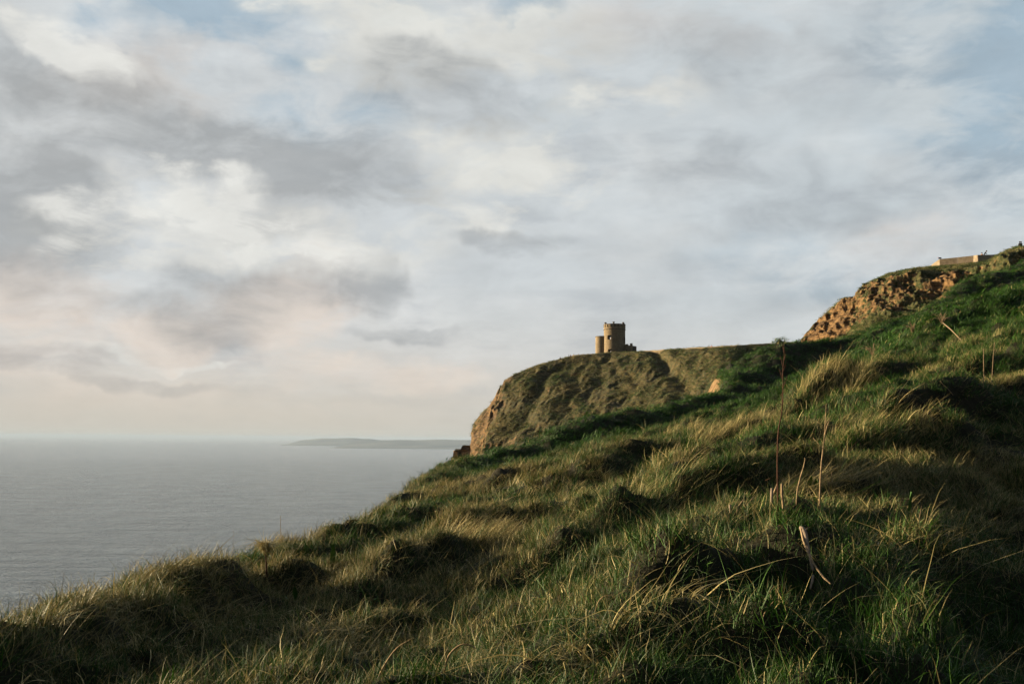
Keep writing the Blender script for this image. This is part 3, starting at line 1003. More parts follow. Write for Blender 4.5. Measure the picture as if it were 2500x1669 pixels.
# ------------------------------------------------------------------ the tower
def cyl_wall(r_out, r_in, z0, z1, holes, n=120, zs_extra=(), flare=0.0, c=(0, 0)):
    """ring wall with real openings; phi = 0 faces the reader, positive to the right"""
    ph = set(np.round(np.linspace(0, 360, n + 1)[:-1], 3))
    zs = {z0, z1, *zs_extra}
    for a, b, za, zb in holes:
        ph |= {a % 360, b % 360}
        zs |= {za, zb}
    ph = sorted(ph)
    zs = sorted(zs | set(np.linspace(z0, z1, 6)))
    np_, nz_ = len(ph), len(zs)
    mb = MB()
    vs = []
    for r in (r_out, r_in):
        for z in zs:
            for p in ph:
                rr_ = r + flare * (1 - (z - z0) / (z1 - z0)) ** 2 * (r == r_out)
                vs.append((c[0] + rr_ * math.sin(R(p)), c[1] - rr_ * math.cos(R(p)), z))
    I = lambda k, j, i: k * np_ * nz_ + j * np_ + (i % np_)

    def gone(j, i):
        if j < 0 or j >= nz_ - 1:
            return True
        zc_ = (zs[j] + zs[j + 1]) / 2
        pa = ph[i % np_]
        pb = ph[(i + 1) % np_] + (360 if i % np_ == np_ - 1 else 0)
        pc_ = ((pa + pb) / 2) % 360
        for a, b, za, zb in holes:
            a, b = a % 360, b % 360
            inside = (a < pc_ < b) if a < b else (pc_ > a or pc_ < b)
            if inside and za < zc_ < zb:
                return True
        return False
    fs = []
    for j in range(nz_ - 1):
        for i in range(np_):
            if gone(j, i):
                continue
            fs.append((I(0, j, i), I(0, j, i + 1), I(0, j + 1, i + 1), I(0, j + 1, i)))
            fs.append((I(1, j, i + 1), I(1, j, i), I(1, j + 1, i), I(1, j + 1, i + 1)))
            if gone(j + 1, i):
                fs.append((I(0, j + 1, i), I(0, j + 1, i + 1), I(1, j + 1, i + 1), I(1, j + 1, i)))
            if gone(j - 1, i):
                fs.append((I(0, j, i + 1), I(0, j, i), I(1, j, i), I(1, j, i + 1)))
            if gone(j, i + 1):
                fs.append((I(0, j, i + 1), I(1, j, i + 1), I(1, j + 1, i + 1), I(0, j + 1, i + 1)))
            if gone(j, i - 1):
                fs.append((I(1, j, i), I(0, j, i), I(0, j + 1, i), I(1, j + 1, i)))
    mb.add(vs, fs)
    return mb


TY = 396.0
tb = at(1500.5, 863.5, TY)
TS = TY / FPX / 0.16044          # survey scale at this distance
tower = empty("stone_tower", tb, -math.atan2(tb.x, tb.y))
tag(tower, "round castle-like stone tower with a crenellated top standing on the headland ridge", "tower")
tower.scale = (TS, TS, TS)
TWR = cyl_wall(4.2, 3.45, -2.0, 9.25, [(-41, -17, 5.3, 7.0), (202, 212, 6.15, 6.95), (-37, -15, .35, 1.55), (201, 208, 1.0, 1.6), (56, 78, 3.9, 6.7)], flare=.12)
obj_np("wall", TWR, M["stone"], tower)
fl = MB()
fl.lathe([(3.44, 8.3), (3.44, 8.6)], 40)
obj_np("floor_slab", fl, M["stone_dark"], tower)
sc_ = MB()
sc_.lathe([(4.2, 9.25), (4.40, 9.33), (4.40, 9.50), (4.28, 9.56)], 64)
obj_np("string_course", sc_, M["stone_dark"], tower)
obj_np("parapet_wall", cyl_wall(4.27, 3.5, 9.56, 10.2, [], 72), M["stone"], tower)
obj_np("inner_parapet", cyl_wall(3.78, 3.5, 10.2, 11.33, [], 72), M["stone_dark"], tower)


def ring_sector(r0, r1, a0, a1, z0, z1, n=5):
    mb = MB()
    ps = [R(a0 + (a1 - a0) * k / n) for k in range(n + 1)]
    vs = [(r * math.sin(p), -r * math.cos(p), z) for z in (z0, z1) for r in (r0, r1) for p in ps]
    k = n + 1
    fs = []
    for i in range(n):
        fs += [(k + i, k + i + 1, 3 * k + i + 1, 3 * k + i), (i + 1, i, 2 * k + i, 2 * k + i + 1),
               (2 * k + i, 3 * k + i, 3 * k + i + 1, 2 * k + i + 1), (i, i + 1, k + i + 1, k + i)]
    fs += [(0, k, 3 * k, 2 * k), (k + n, n, 2 * k + n, 3 * k + n)]
    mb.add(vs, fs)
    return mb


mer = obj_np("merlon", ring_sector(3.782, 4.29, -6.2, 6.2, 10.2, 11.35), M["stone"], tower)
for i in range(18):
    o = mer if i == 0 else mer.copy()
    if i:
        COL.objects.link(o)
        o.parent = tower
    o.rotation_euler = (0, 0, R(12 + 20 * i))
obj_np("coping", cyl_wall(4.36, 3.5, 11.35, 11.53, [], 72), M["stone_dark"], tower)
fi = MB()
fi.lathe([(.26, 0), (.26, .18), (.33, .34), (.50, .50), (.50, .66), (.30, .72)], 8)
fin = obj_np("finial", fi, M["stone_dark"], tower)
for i in range(6):
    o = fin if i == 0 else fin.copy()
    if i:
        COL.objects.link(o)
        o.parent = tower
    a = R(-5 + 62 * i) if i < 2 else R(-5 + 62 + 60 * (i - 1))
    o.location = (4.0 * math.sin(a), -4.0 * math.cos(a), 11.53)
# round stair turret on the left, a little behind
tu = MB()
tu.lathe([(2.62, -2.5), (2.55, 0.5), (2.5, 6.75)], 48, (-5.0, 1.6, 0))
turret = obj_np("stair_turret", tu, M["stone"], tower)
tu = MB()
tu.lathe([(2.5, 6.75), (2.62, 6.78), (2.62, 6.98), (2.3, 7.05)], 48, (-5.0, 1.6, 0))
obj_np("coping", tu, M["stone_dark"], turret)
lean = MB()
lean.add([(-4.15, -3.4, -1), (-2.0, -3.4, -1), (-2.0, -1.4, -1), (-4.15, -1.0, -1), (-4.15, -3.4, .7), (-2.0, -3.6, 1.1), (-2.0, -1.4, 1.6), (-4.15, -1.0, 1.6)],
         [(0, 3, 2, 1), (4, 5, 6, 7), (0, 1, 5, 4), (1, 2, 6, 5), (2, 3, 7, 6), (3, 0, 4, 7)])
# battlemented forecourt wall on the right
an = MB()
an.box((4.65, -2.2, .9), (5.3, .55, 4.2), R(-34))
annex = obj_np("forecourt_wall", an, M["stone"], tower)
ax = Vector((math.cos(R(-34)), math.sin(R(-34)), 0))
cen = Vector((4.65, -2.2, 3.0))
for k, (u0, u1, top) in enumerate([(-2.4, -1.45, .55), (-1.15, -.5, .55), (-.2, .72, .60), (1.72, 2.65, .78)]):
    mm = MB()
    mm.box(cen + ax * ((u0 + u1) / 2) + Vector((0, 0, top / 2)), (u1 - u0, .55, top), R(-34))
    obj_np("merlon", mm, M["stone"], annex)
rt = MB()
p_ = cen + ax * 2.42
rt.box((p_.x + .55, p_.y + 2.4, .95), (.45, 4.2, 4.1), R(-34))
obj_np("return_wall", rt, M["stone_dark"], annex)
dr = MB()
ar = [(-.5, 0), (.5, 0)] + [(.5 * math.cos(R(t)), .75 + .5 * math.sin(R(t))) for t in range(0, 181, 20)]
n_ = Vector((math.sin(R(-34)), -math.cos(R(-34)), 0))
dc = Vector((4.65, -2.2, .1)) + ax * .15 + n_ * .276
dr.add([dc + ax * x + Vector((0, 0, z)) + n_ * e for e in (0, .03) for x, z in ar], [tuple(range(len(ar)))[::-1], tuple(len(ar) + i for i in range(len(ar)))])
arch_shade = material("arch_opening_shade", m_plain((0.010, 0.009, 0.008), 0.3, 8))  # near-black sheet: shade of the open arch put into the colour
obj_np("arch_shade_panel", dr, arch_shade, annex)

# low flagstone wall following the ridge to the right of the tower
wl = MB()
gw = [at(px, py + 4.0, y) for px, py, y in [(1556, 858.5, 386), (1600, 856, 375), (1650, 853, 364), (1700, 850, 353), (1745, 847.5, 346), (1800, 844.5, 339), (1880, 840, 336)]]
rwall = empty("ridge_wall", gw[0])
tag(rwall, "low pale flagstone wall running along the ridge right of the tower", "wall")
slab_me = None
for a, b in zip(gw[:-1], gw[1:]):
    L_ = (b - a).length
    nsl = int(L_ / 1.6)
    ang = math.atan2(b.y - a.y, b.x - a.x)
    for k in range(nsl):
        q = a.lerp(b, (k + .5) / nsl)
        if slab_me is None:
            mb = MB()
            mb.box((0, 0, .1), (1.72, .16, 1.5), 0, 1, .03)
            o = mb.build("slab", M["stone"], rwall)
            slab_me = o.data
        else:
            o = bpy.data.objects.new("slab", slab_me)
            COL.objects.link(o)
            o.parent = rwall
        o.location = q - gw[0] + Vector((0, 0, random.uniform(-.06, .06)))
        o.rotation_euler = (0, 0, ang + random.uniform(-.03, .03))

# ------------------------------------------------------------------ slab wall on the knoll
kw = empty("flagstone_viewing_wall", at(2295, 650, 181))
tag(kw, "smooth tan wall of big upright slabs on top of the clay knoll", "wall")
org = kw.location


def panel(pa, pb, ya, yb, bot, th=.22, name="panel", mat=None):
    """an upright slab between two surveyed top corners"""
    a, b = at(*pa, ya), at(*pb, yb)
    d = Vector((b.x - a.x, b.y - a.y, 0)).normalized()
    n = Vector((-d.y, d.x, 0)) * th
    gap = d * .012
    lo = lambda p: Vector((p.x, p.y, p.z - bot))
    vs = [lo(a) + gap, lo(b) - gap, lo(b) - gap + n, lo(a) + gap + n, a + gap, b - gap, b - gap + n, a + gap + n]
    mb = MB()
    mb.add([v - org for v in vs], [(0, 3, 2, 1), (4, 5, 6, 7), (0, 1, 5, 4), (1, 2, 6, 5), (2, 3, 7, 6), (3, 0, 4, 7)])
    return mb.build(name, mat or M["slab"], kw)


KY = 191
tops = [(2271, 649), (2280, 642), (2294, 632.5), (2337, 628.3), (2376, 624), (2387, 622.3)]
for i in range(5):
    panel(tops[i], tops[i + 1], KY - 1.45 * i, KY - 1.45 * (i + 1), 2.6)
panel((2387.3, 622.3), (2412, 621.9), KY - 7.2, KY - 3.5, 2.4)
panel((2412, 621.9), (2440, 621.5), KY - 3.5, KY + 1, 2.4)


# ------------------------------------------------------------------ people
def skin_body(name, joints, edges, radii, mats, seg_mat, parent=None):
    me = bpy.data.meshes.new(name)
    me.from_pydata([Vector(j) for j in joints], edges, [])
    o = bpy.data.objects.new(name, me)
    COL.objects.link(o)
    md = o.modifiers.new("skin", "SKIN")
    for i, r in enumerate(radii):
        me.skin_vertices[0].data[i].radius = r
    me.skin_vertices[0].data[0].use_root = True
    s = o.modifiers.new("sub", "SUBSURF")
    s.levels = s.render_levels = 1
    dg = bpy.context.evaluated_depsgraph_get()
    ev = bpy.data.meshes.new_from_object(o.evaluated_get(dg))
    o.modifiers.clear()
    o.data = ev
    ev.name = name
    for m_ in mats:
        ev.materials.append(m_)
    # every face takes the material of the bone it is nearest to
    P_ = [Vector(j) for j in joints]
    for f in ev.polygons:
        c = f.center
        best, bi = 1e9, 0
        for k, (a, b) in enumerate(edges):
            ab = P_[b] - P_[a]
            t = max(0, min(1, (c - P_[a]).dot(ab) / max(ab.length_squared, 1e-9)))
            dd = (P_[a] + ab * t - c).length
            if dd < best:
                best, bi = dd, k
        f.material_index = seg_mat[bi]
        f.use_smooth = True
    if parent:
        o.parent = parent
    return o


POSES = {
    "stand": dict(J=[(0, 0, .95), (0, 0, 1.18), (0, .01, 1.40), (0, 0, 1.50), (0, -.01, 1.57), (0, -.02, 1.70),
                     (-.17, 0, 1.40), (-.22, 0, 1.14), (-.20, -.08, .90), (.17, 0, 1.40), (.22, 0, 1.14), (.20, -.08, .90),
                     (-.10, 0, .90), (-.11, -.02, .50), (-.12, .02, .08), (-.12, -.14, .04), (.10, 0, .90), (.11, -.02, .50), (.12, .02, .08), (.12, -.14, .04)]),
    "lean": dict(J=[(0, 0, .95), (.0, -.10, 1.14), (0, -.26, 1.32), (0, -.34, 1.40), (0, -.38, 1.45), (0, -.46, 1.56),
                    (-.17, -.24, 1.32), (-.26, -.30, 1.08), (-.14, -.52, 1.02), (.17, -.24, 1.32), (.26, -.30, 1.08), (.14, -.52, 1.02),
                    (-.10, 0, .90), (-.11, -.02, .50), (-.12, .02, .08), (-.12, -.14, .04), (.10, 0, .90), (.11, -.02, .50), (.12, .02, .08), (.12, -.14, .04)]),
    "sit": dict(J=[(0, 0, .14), (0, .0, .36), (0, -.04, .58), (0, -.07, .68), (0, -.09, .75), (0, -.12, .88),
                   (-.18, -.03, .58), (-.25, -.16, .36), (-.12, -.36, .40), (.18, -.03, .58), (.25, -.16, .36), (.12, -.36, .40),
                   (-.11, -.05, .13), (-.15, -.40, .44), (-.15, -.52, .06), (-.15, -.64, .05), (.11, -.05, .13), (.15, -.40, .44), (.15, -.52, .06), (.15, -.64, .05)]),
}
P_EDGES = [(0, 1), (1, 2), (2, 3), (3, 4), (4, 5), (2, 6), (6, 7), (7, 8), (2, 9), (9, 10), (10, 11), (0, 12), (12, 13), (13, 14), (14, 15), (0, 16), (16, 17), (17, 18), (18, 19)]
P_RAD = [(.15, .11), (.14, .11), (.16, .11), (.06, .06), (.07, .08), (.085, .10), (.07, .07), (.05, .05), (.035, .03), (.07, .07), (.05, .05), (.035, .03),
         (.09, .09), (.065, .065), (.045, .045), (.045, .03), (.09, .09), (.065, .065), (.045, .045), (.045, .03)]
_J, _T, _S, _D = 0, 1, 2, 3
P_SEG = [0, 0, 0, 2, 2, 0, 0, 0, 0, 0, 0, 1, 1, 1, 3, 1, 1, 1, 3]


def person(loc, rz, pose, jacket, trousers, label, s=1.0, hood=False, group=None):
    e = empty("person", loc, rz)
    e.scale = (s, s, s)
    tag(e, label, "person", group)
    J = POSES[pose]["J"]
    head = M["dark_cloth"] if hood else M["skin"]
    skin_body("body", J, P_EDGES, P_RAD, [M[jacket], M[trousers], head, M["dark_cloth"]], P_SEG, e)
    h = MB()
    hc = Vector(J[5])
    h.lathe([(.055, -.10), (.105, -.05), (.125, .02), (.115, .08), (.07, .125), (.01, .14)], 10, tuple(hc + Vector((0, .025, .01))))
    obj_np("hair", h, M["hair"], e, True)
    return e


def stand_at(px, py_head, y, height):
    p = at(px, py_head, y)
    p.z -= height
    return p


person(stand_at(2402.5, 612.5, KY + 2, 1.62), R(70), "lean", "dark_cloth", "dark_cloth", "person in dark clothes leaning forward behind the slab wall on the knoll")
person(stand_at(2397, 617, KY + 2, .98), R(-20), "sit", "orange_cloth", "denim", "small seated person in orange beside the dark figure behind the slab wall")
k1_ = at(2490, 602.5, 177)
person(k1_, R(150), "sit", "dark_cloth", "dark_cloth", "person in black seated on the rocky top, nearer the slab wall", 1.0, True)
person(at(2494.5, 603, 178.2), R(200), "sit", "dark_cloth", "dark_cloth", "hunched person in black seated on the rocky top, furthest right in the photo", 1.02, True)
person(stand_at(1367.7, 871, 392, 1.0), R(10), "sit", "dark_cloth", "denim", "person in black sitting on the grass at the far left of the ridge")
person(stand_at(1388.5, 865.8, 396, 1.72), R(60), "stand", "grey_cloth", "denim", "person in grey on the ridge, left of the one in red")
person(stand_at(1393, 865.5, 396, 1.72), R(0), "stand", "red_cloth", "denim", "person in red standing on the ridge left of the tower")
person(stand_at(1400, 864.8, 396, 1.72), R(-40), "stand", "yellow_cloth", "denim", "person in ochre standing on the ridge left of the tower")
person(stand_at(1412.5, 864.3, 396, 1.68), R(120), "stand", "grey_cloth", "dark_cloth", "person in grey on the ridge, closest to the tower on its left")
person(stand_at(1731, 842.6, 352, 1.72), R(90), "stand", "dark_cloth", "dark_cloth", "person in black standing behind the ridge wall right of the tower")
person(stand_at(1737.5, 844.3, 352, 1.5), R(-60), "stand", "red_cloth", "dark_cloth", "smaller person in red beside the one in black behind the ridge wall")
# a rucksack left on the end of the slab wall
bp = MB()
bp.box((0, 0, .13), (.62, .20, .24), 0, .75, .02)
bp.box((-.12, -.12, .10), (.26, .08, .15), 0, .8, .01)
rk = empty("rucksack", at(2295, 631.8, KY - 2.8), R(10))
tag(rk, "dark reddish rucksack lying on the left end of the slab wall", "bag")
obj_np("bag_body", bp, M["dark_cloth"], rk, True)
bp = MB()
bp.tube([(-.28, 0, .24), (-.34, 0, .30), (-.42, 0, .22), (-.44, 0, .08)], .03)
obj_np("strap", bp, M["red_cloth"], rk)

# ------------------------------------------------------------------ sandstone ledge below the headland
lg = empty("rock_ledge", at(1125, 1110, 392))
tag(lg, "blocky sandstone ledge jutting seaward at the foot of the headland", "rock")
o0 = lg.location


def block(px0, px1, py0, py1, y, dep, mat, jit=.35):
    a, b = at(px0, py1, y), at(px1, py0, y)
    mb = MB()
    mb.box((a + b) / 2 - o0 + Vector((0, dep / 2, 0)), (b.x - a.x, dep, b.z - a.z), R(random.uniform(-6, 6)), 1.0, jit)
    return mb.build("rock", mat, lg)


block(1105.5, 1117, 1101, 1116, 390, 4, M["sandstone"])
block(1112, 1136, 1100, 1118, 393, 5, M["stone_dark"])
block(1130, 1148, 1098, 1117, 390.5, 4, M["sandstone"])
block(1146, 1158, 1101, 1116, 389.5, 4, M["sandstone"])
block(1110, 1146, 1114, 1124, 390, 4, M["sandstone"])
block(1108, 1150, 1097, 1101.5, 390, 6, M["headland"], .5)
block(1128, 1172, 1088, 1098.5, 392, 8, M["headland"], .6)


# ------------------------------------------------------------------ grass
def blades(n, rad, h, wd, lean, spread, curl, droop, segs=3, wind=0.0, base=None, tintf=None, flat=1.0, rg_=None):
    """n grass blades as tapering strips; wind = direction in plan the tips are blown to"""
    g = rg_ or rng
    if base is None:
        a = g.uniform(0, 2 * np.pi, n)
        r = rad * np.sqrt(g.uniform(0, 1, n))
        base = np.stack([r * np.cos(a), r * np.sin(a), -.02 * np.ones(n)], -1)
    H = g.uniform(h[0], h[1], n) * (0.75 + .25 * g.uniform(0, 1, n))
    th_ = wind + g.normal(0, spread, n)
    d = np.stack([np.cos(th_), np.sin(th_), np.zeros(n)], -1)
    le = np.abs(g.normal(lean, lean * .55 + .05, n))
    cu = np.abs(g.normal(curl, curl * .6 + .03, n))
    dr_ = np.clip(g.normal(droop, droop * .6 + .02, n), 0, .95)
    side = np.stack([-np.sin(th_ + g.normal(0, .7, n)), np.cos(th_ + g.normal(0, .7, n)), g.normal(0, .15, n)], -1)
    side /= np.linalg.norm(side, axis=1)[:, None]
    W = g.uniform(wd[0], wd[1], n)
    kink = g.normal(0, .05, (n, segs + 1, 3)) * H[:, None, None] * .35
    ts = np.linspace(0, 1, segs + 1)
    rows = []
    for k, t in enumerate(ts):
        up = H * (t - dr_ * t ** 2.2)
        out = H * (le * t + cu * t * t)
        p = base + d * out[:, None]
        p[:, 2] += up
        if k:
            p = p + kink[:, k] * t
        w_ = W * (1 - .15 * (t < .01)) * (1 - t ** 1.6) ** .8
        if k < segs:
            rows += [p - side * w_[:, None] / 2, p + side * w_[:, None] / 2]
        else:
            rows += [p]
    nvb = 2 * segs + 1
    V_ = np.stack(rows, 1)                     # n, nvb, 3
    flat_, sizes = [], []
    tpl, tsz = [], []
    for k in range(segs - 1):
        tpl += [2 * k, 2 * k + 1, 2 * k + 3, 2 * k + 2]
        tsz.append(4)
    tpl += [2 * segs - 2, 2 * segs - 1, 2 * segs]
    tsz.append(3)
    F_ = (np.array(tpl)[None] + np.arange(n)[:, None] * nvb).ravel()
    sz = np.tile(tsz, n)
    al = np.tile(np.repeat(ts, 2)[:-1], n)
    ti = np.repeat(g.uniform(0, 1, n), nvb)
    return V_.reshape(-1, 3), F_, sz, al, ti


def blade_mesh(name, sets, mat, link=True):
    V_, F_, Z_, A_, T_ = [], [], [], [], []
    n = 0
    for v, f, z, a, t in sets:
        V_.append(v); F_.append(f + n); Z_.append(z); A_.append(a); T_.append(t)
        n += len(v)
    V_ = np.concatenate(V_)
    o = mesh_np(name, V_, np.concatenate(F_), mat, None, True, link, np.concatenate(Z_))
    me = o.data if link else o
    vattr(me, "along", np.concatenate(A_)[:len(me.vertices)])
    vattr(me, "blade_tint", np.concatenate(T_)[:len(me.vertices)])
    return o


def clump_collection(name, recipes):
    c = bpy.data.collections.new(name)
    for sets in recipes:
        me = blade_mesh("grass_clump", sets, M["blade"], link=False)
        o = bpy.data.objects.new("grass_clump", me)
        c.objects.link(o)
    return c


WIND = R(8)
near_c = clump_collection("near_clumps", [
    [blades(26, .11, (.07, .19), (.003, .006), .28, 1.7, .22, .10, 4), blades(7, .11, (.10, .24), (.002, .0035), .5, 1.2, .35, .3, 4)] for _ in range(7)] + [
    [blades(8, .10, (.16, .30), (.003, .005), .5, .9, .45, .5, 5), blades(20, .11, (.06, .15), (.003, .005), .4, 2.0, .2, .08, 3)] for _ in range(5)])
straw_c = clump_collection("straw_clumps", [
    [blades(10, .12, (.08, .24), (.004, .008), .5, 1.9, .6, .8, 6)] for _ in range(8)] + [[blades(4, .10, (.14, .26), (.0035, .006), .35, 1.4, .25, .2, 5)] for _ in range(4)])
mid_c = clump_collection("mid_clumps", [
    [blades(52, .20, (.10, .25), (.005, .009), .35, 1.1, .30, .15, 3)] for _ in range(5)] + [
    [blades(50, .18, (.10, .25), (.004, .008), .5, .9, .5, .4, 4)] for _ in range(5)])
far_c = clump_collection("far_clumps", [
    [blades(80, .50, (.09, .22), (.012, .024), .6, .7, .4, .3, 2)] for _ in range(6)])


def scatter(name, coll, X, Y, scl, dry, lift, label=None, lean_n=.5, turn=.8, Z=None):
    n = len(X)
    far_off = Z is not None
    Z = ground(X, Y) if Z is None else Z
    e = .12
    sx = (ground(X + e, Y) - ground(X - e, Y)) / (2 * e)
    sy = (ground(X, Y + e) - ground(X, Y - e)) / (2 * e)
    rx = np.arctan(np.clip(sy, -1.2, 1.2) * lean_n) + rng.normal(0, .10, n)
    ry = -np.arctan(np.clip(sx, -1.2, 1.2) * lean_n) + rng.normal(0, .10, n)
    if far_off:
        rx, ry = rng.normal(.15, .2, n), rng.normal(0, .2, n)
    rz = WIND + rng.normal(0, turn, n) + .6 * fbm(X * .35, Y * .35, 2., 2)
    o = mesh_np(name, np.stack([X, Y, Z + lift], -1), np.zeros((0, 3)), None, sizes=np.zeros(0)) if False else None
    me = bpy.data.meshes.new(name)
    me.vertices.add(n)
    me.vertices.foreach_set("co", np.stack([X, Y, Z + lift], -1).astype(np.float32).ravel())
    a = me.attributes.new("rot", "FLOAT_VECTOR", "POINT")
    a.data.foreach_set("vector", np.stack([rx, ry, rz], -1).astype(np.float32).ravel())
    for nm, v in (("scl", scl), ("dry", dry), ("tint", np.clip(.5 + .25 * rng.normal(size=n) + .35 * fbm(X * .5, Y * .5, 5., 3), 0, 1))):
        a = me.attributes.new(nm, "FLOAT", "POINT")
        a.data.foreach_set("value", np.asarray(v, dtype=np.float32))
    a = me.attributes.new("idx", "INT", "POINT")
    a.data.foreach_set("value", rng.integers(0, 1000, n).astype(np.int32))
    o = bpy.data.objects.new(name, me)
    COL.objects.link(o)
    ng = bpy.data.node_groups.new(name, "GeometryNodeTree")
    ng.interface.new_socket("Geometry", in_out="INPUT", socket_type="NodeSocketGeometry")
    ng.interface.new_socket("Geometry", in_out="OUTPUT", socket_type="NodeSocketGeometry")
    N_ = ng.nodes
    gi, go = N_.new("NodeGroupInput"), N_.new("NodeGroupOutput")
    ip = N_.new("GeometryNodeInstanceOnPoints")
    ci = N_.new("GeometryNodeCollectionInfo")
    ci.inputs["Collection"].default_value = coll
    ci.inputs["Separate Children"].default_value = True
    ci.inputs["Reset Children"].default_value = True

    def na(nm, ty):
        q = N_.new("GeometryNodeInputNamedAttribute")
        q.data_type = ty
        q.inputs["Name"].default_value = nm
        return next(s for s in q.outputs if s.enabled and s.name == "Attribute")
    er = N_.new("FunctionNodeEulerToRotation")
    ng.links.new(na("rot", "FLOAT_VECTOR"), er.inputs[0])
    ng.links.new(gi.outputs[0], ip.inputs["Points"])
    ng.links.new(ci.outputs[0], ip.inputs["Instance"])
    ip.inputs["Pick Instance"].default_value = True
    ng.links.new(na("idx", "INT"), ip.inputs["Instance Index"])
    ng.links.new(er.outputs[0], ip.inputs["Rotation"])
    ng.links.new(na("scl", "FLOAT"), ip.inputs["Scale"])
    ng.links.new(ip.outputs[0], go.inputs[0])
    md = o.modifiers.new("grass", "NODES")
    md.node_group = ng
    tag(o, kind="stuff", label=label)
    return o


def hum_height(X, Y):
    z = np.zeros(X.shape)
    for hx, hy, a, b, h, t in HUM:
        c, s = math.cos(t), math.sin(t)
        u, v = ((X - hx) * c + (Y - hy) * s) / a, (-(X - hx) * s + (Y - hy) * c) / b
        z = z + np.exp(-(u * u + v * v))
    return np.clip(z, 0, 1)


def dryness(X, Y):
    """how much of the grass is bleached: crowns and open middle distance, less in hollows and high on the hill"""
    n1 = smooth((fbm(X * .35, Y * .28, 1., 4, .6) + .35) / .8)
    rise = np.clip(rough_ground(X, Y) / .22 - .3, -1, 1)
    d = -.16 + .22 * n1 + .30 * rise
    d = d + (-.04 + .52 * n1) * np.exp(-((Y - 18) / 8) ** 2) - .34 * smooth((Y - 27) / 8)
    d = d + .18 * np.exp(-((X + 3) / 1.2) ** 2)
    return d


def spread_pts(n, y0, y1, m_=0.60, smax=.55, power=1.0):
    Y = np.sqrt(rng.uniform(y0 ** 2, y1 ** 2, n)) if power == 1.0 else (rng.uniform(y0 ** power, y1 ** power, n)) ** (1 / power)
    X = Y * rng.uniform(-m_, m_, n)
    s, _ = lip_dist(X, Y)
    k = (s < smax) & (X > -6 - Y)
    k &= (s < .35) | (Y < 33)
    return X[k], Y[k]


X, Y = spread_pts(19000, 2.6, 13.5, .62)
scatter("grass", near_c, X, Y, rng.uniform(.6, 1.2, len(X)) * (1 + .5 * fbm(X * 1.8, Y * 1.8, 3., 2)), dryness(X, Y) + rng.normal(0, .12, len(X)), -.01, turn=1.5)
X, Y = spread_pts(13000, 2.6, 15, .62)
k_ = rng.uniform(0, 1, len(X)) < np.clip(.12 + 1.3 * dryness(X, Y), .08, 1)
X, Y = X[k_], Y[k_]
scatter("dry_grass", straw_c, X, Y, rng.uniform(.7, 1.25, len(X)), 1.4 + 0 * X, .0, turn=1.5)
X, Y = spread_pts(44000, 11.5, 36, .60, .8)
scatter("grass", mid_c, X, Y, rng.uniform(.55, 1.15, len(X)) * (1 + .55 * fbm(X * 1.1, Y * 1.1, 3., 2)), dryness(X, Y) + rng.normal(0, .16, len(X)), -.02, turn=1.15)
X, Y = spread_pts(60000, 33, 108, .60, 1.0, 1.6)
scatter("grass", far_c, X, Y, rng.uniform(.7, 1.3, len(X)), dryness(X, Y) + rng.normal(0, .12, len(X)), -.03)


def on_mesh(P_, T_, K_, n, t0, t1, keep):
    """random points on the visible rows of a slope, thinned where keep() says bare earth shows"""
    cols = np.where((T_[0] > t0) & (T_[0] < t1))[0]
    i = rng.integers(0, P_.shape[0] - 1, n)
    j = cols[rng.integers(0, len(cols) - 1, n)]
    a, b = rng.uniform(0, 1, (n, 1)), rng.uniform(0, 1, (n, 1))
    p = P_[i, j] * (1 - a) * (1 - b) + P_[i + 1, j] * a * (1 - b) + P_[i, j + 1] * (1 - a) * b + P_[i + 1, j + 1] * a * b
    ok = rng.uniform(0, 1, n) < keep(K_[i, j], p)
    return p[ok]


p = on_mesh(*HEAD_PTS, 42000, -3, 58, lambda k, p: np.clip(.85 - .85 * k + 1.3 * fbm(p[:, 0] * .07, p[:, 1] * .07, p[:, 2] * .1, 4), .05, 1))
dr = .44 + .55 * fbm(p[:, 0] * .10, p[:, 1] * .08, p[:, 2] * .16, 4, .6)
scatter("grass", far_c, p[:, 0], p[:, 1], rng.uniform(.9, 2.6, len(p)), dr + rng.normal(0, .15, len(p)), -.05, turn=.7, Z=p[:, 2])
p = on_mesh(*KNOLL_PTS, 16000, -2, 32, lambda k, p: np.clip(1.0 - 1.25 * k + .9 * fbm(p[:, 0] * .2, p[:, 1] * .2, p[:, 2] * .2, 4), .0, 1))
dr = .40 + .6 * fbm(p[:, 0] * .2, p[:, 1] * .2, p[:, 2] * .3, 4, .6)
scatter("grass", far_c, p[:, 0], p[:, 1], rng.uniform(.7, 1.5, len(p)), dr + rng.normal(0, .15, len(p)), -.04, turn=.7, Z=p[:, 2])


# ------------------------------------------------------------------ single plants that stand out
def tussock(px, py, label, rad, n, h, wd, lean, curl, droop, dry, tint=.6, wind=WIND, spread=.6, y0=3.2, segs=5, name="grass_tussock", cat="tussock", group=None, hump=.0):
    p = hit(px, py, y0)
    g = np.random.default_rng(int(px * 7 + py))
    a = g.uniform(0, 2 * np.pi, n)
    r = rad * np.sqrt(g.uniform(0, 1, n))
    bx, by = r * np.cos(a), r * np.sin(a)
    bz = ground(bx + p.x, by + p.y) - p.z - .02 + hump * (1 - (r / rad) ** 2)
    o = blade_mesh(name, [blades(n, rad, h, wd, lean, spread, curl, droop, segs, wind, np.stack([bx, by, bz], -1), rg_=g)], M["blade"])
    o.location = p
    o["dry"] = float(dry)
    o["tint"] = float(tint)
    tag(o, label, cat, group)
    return o


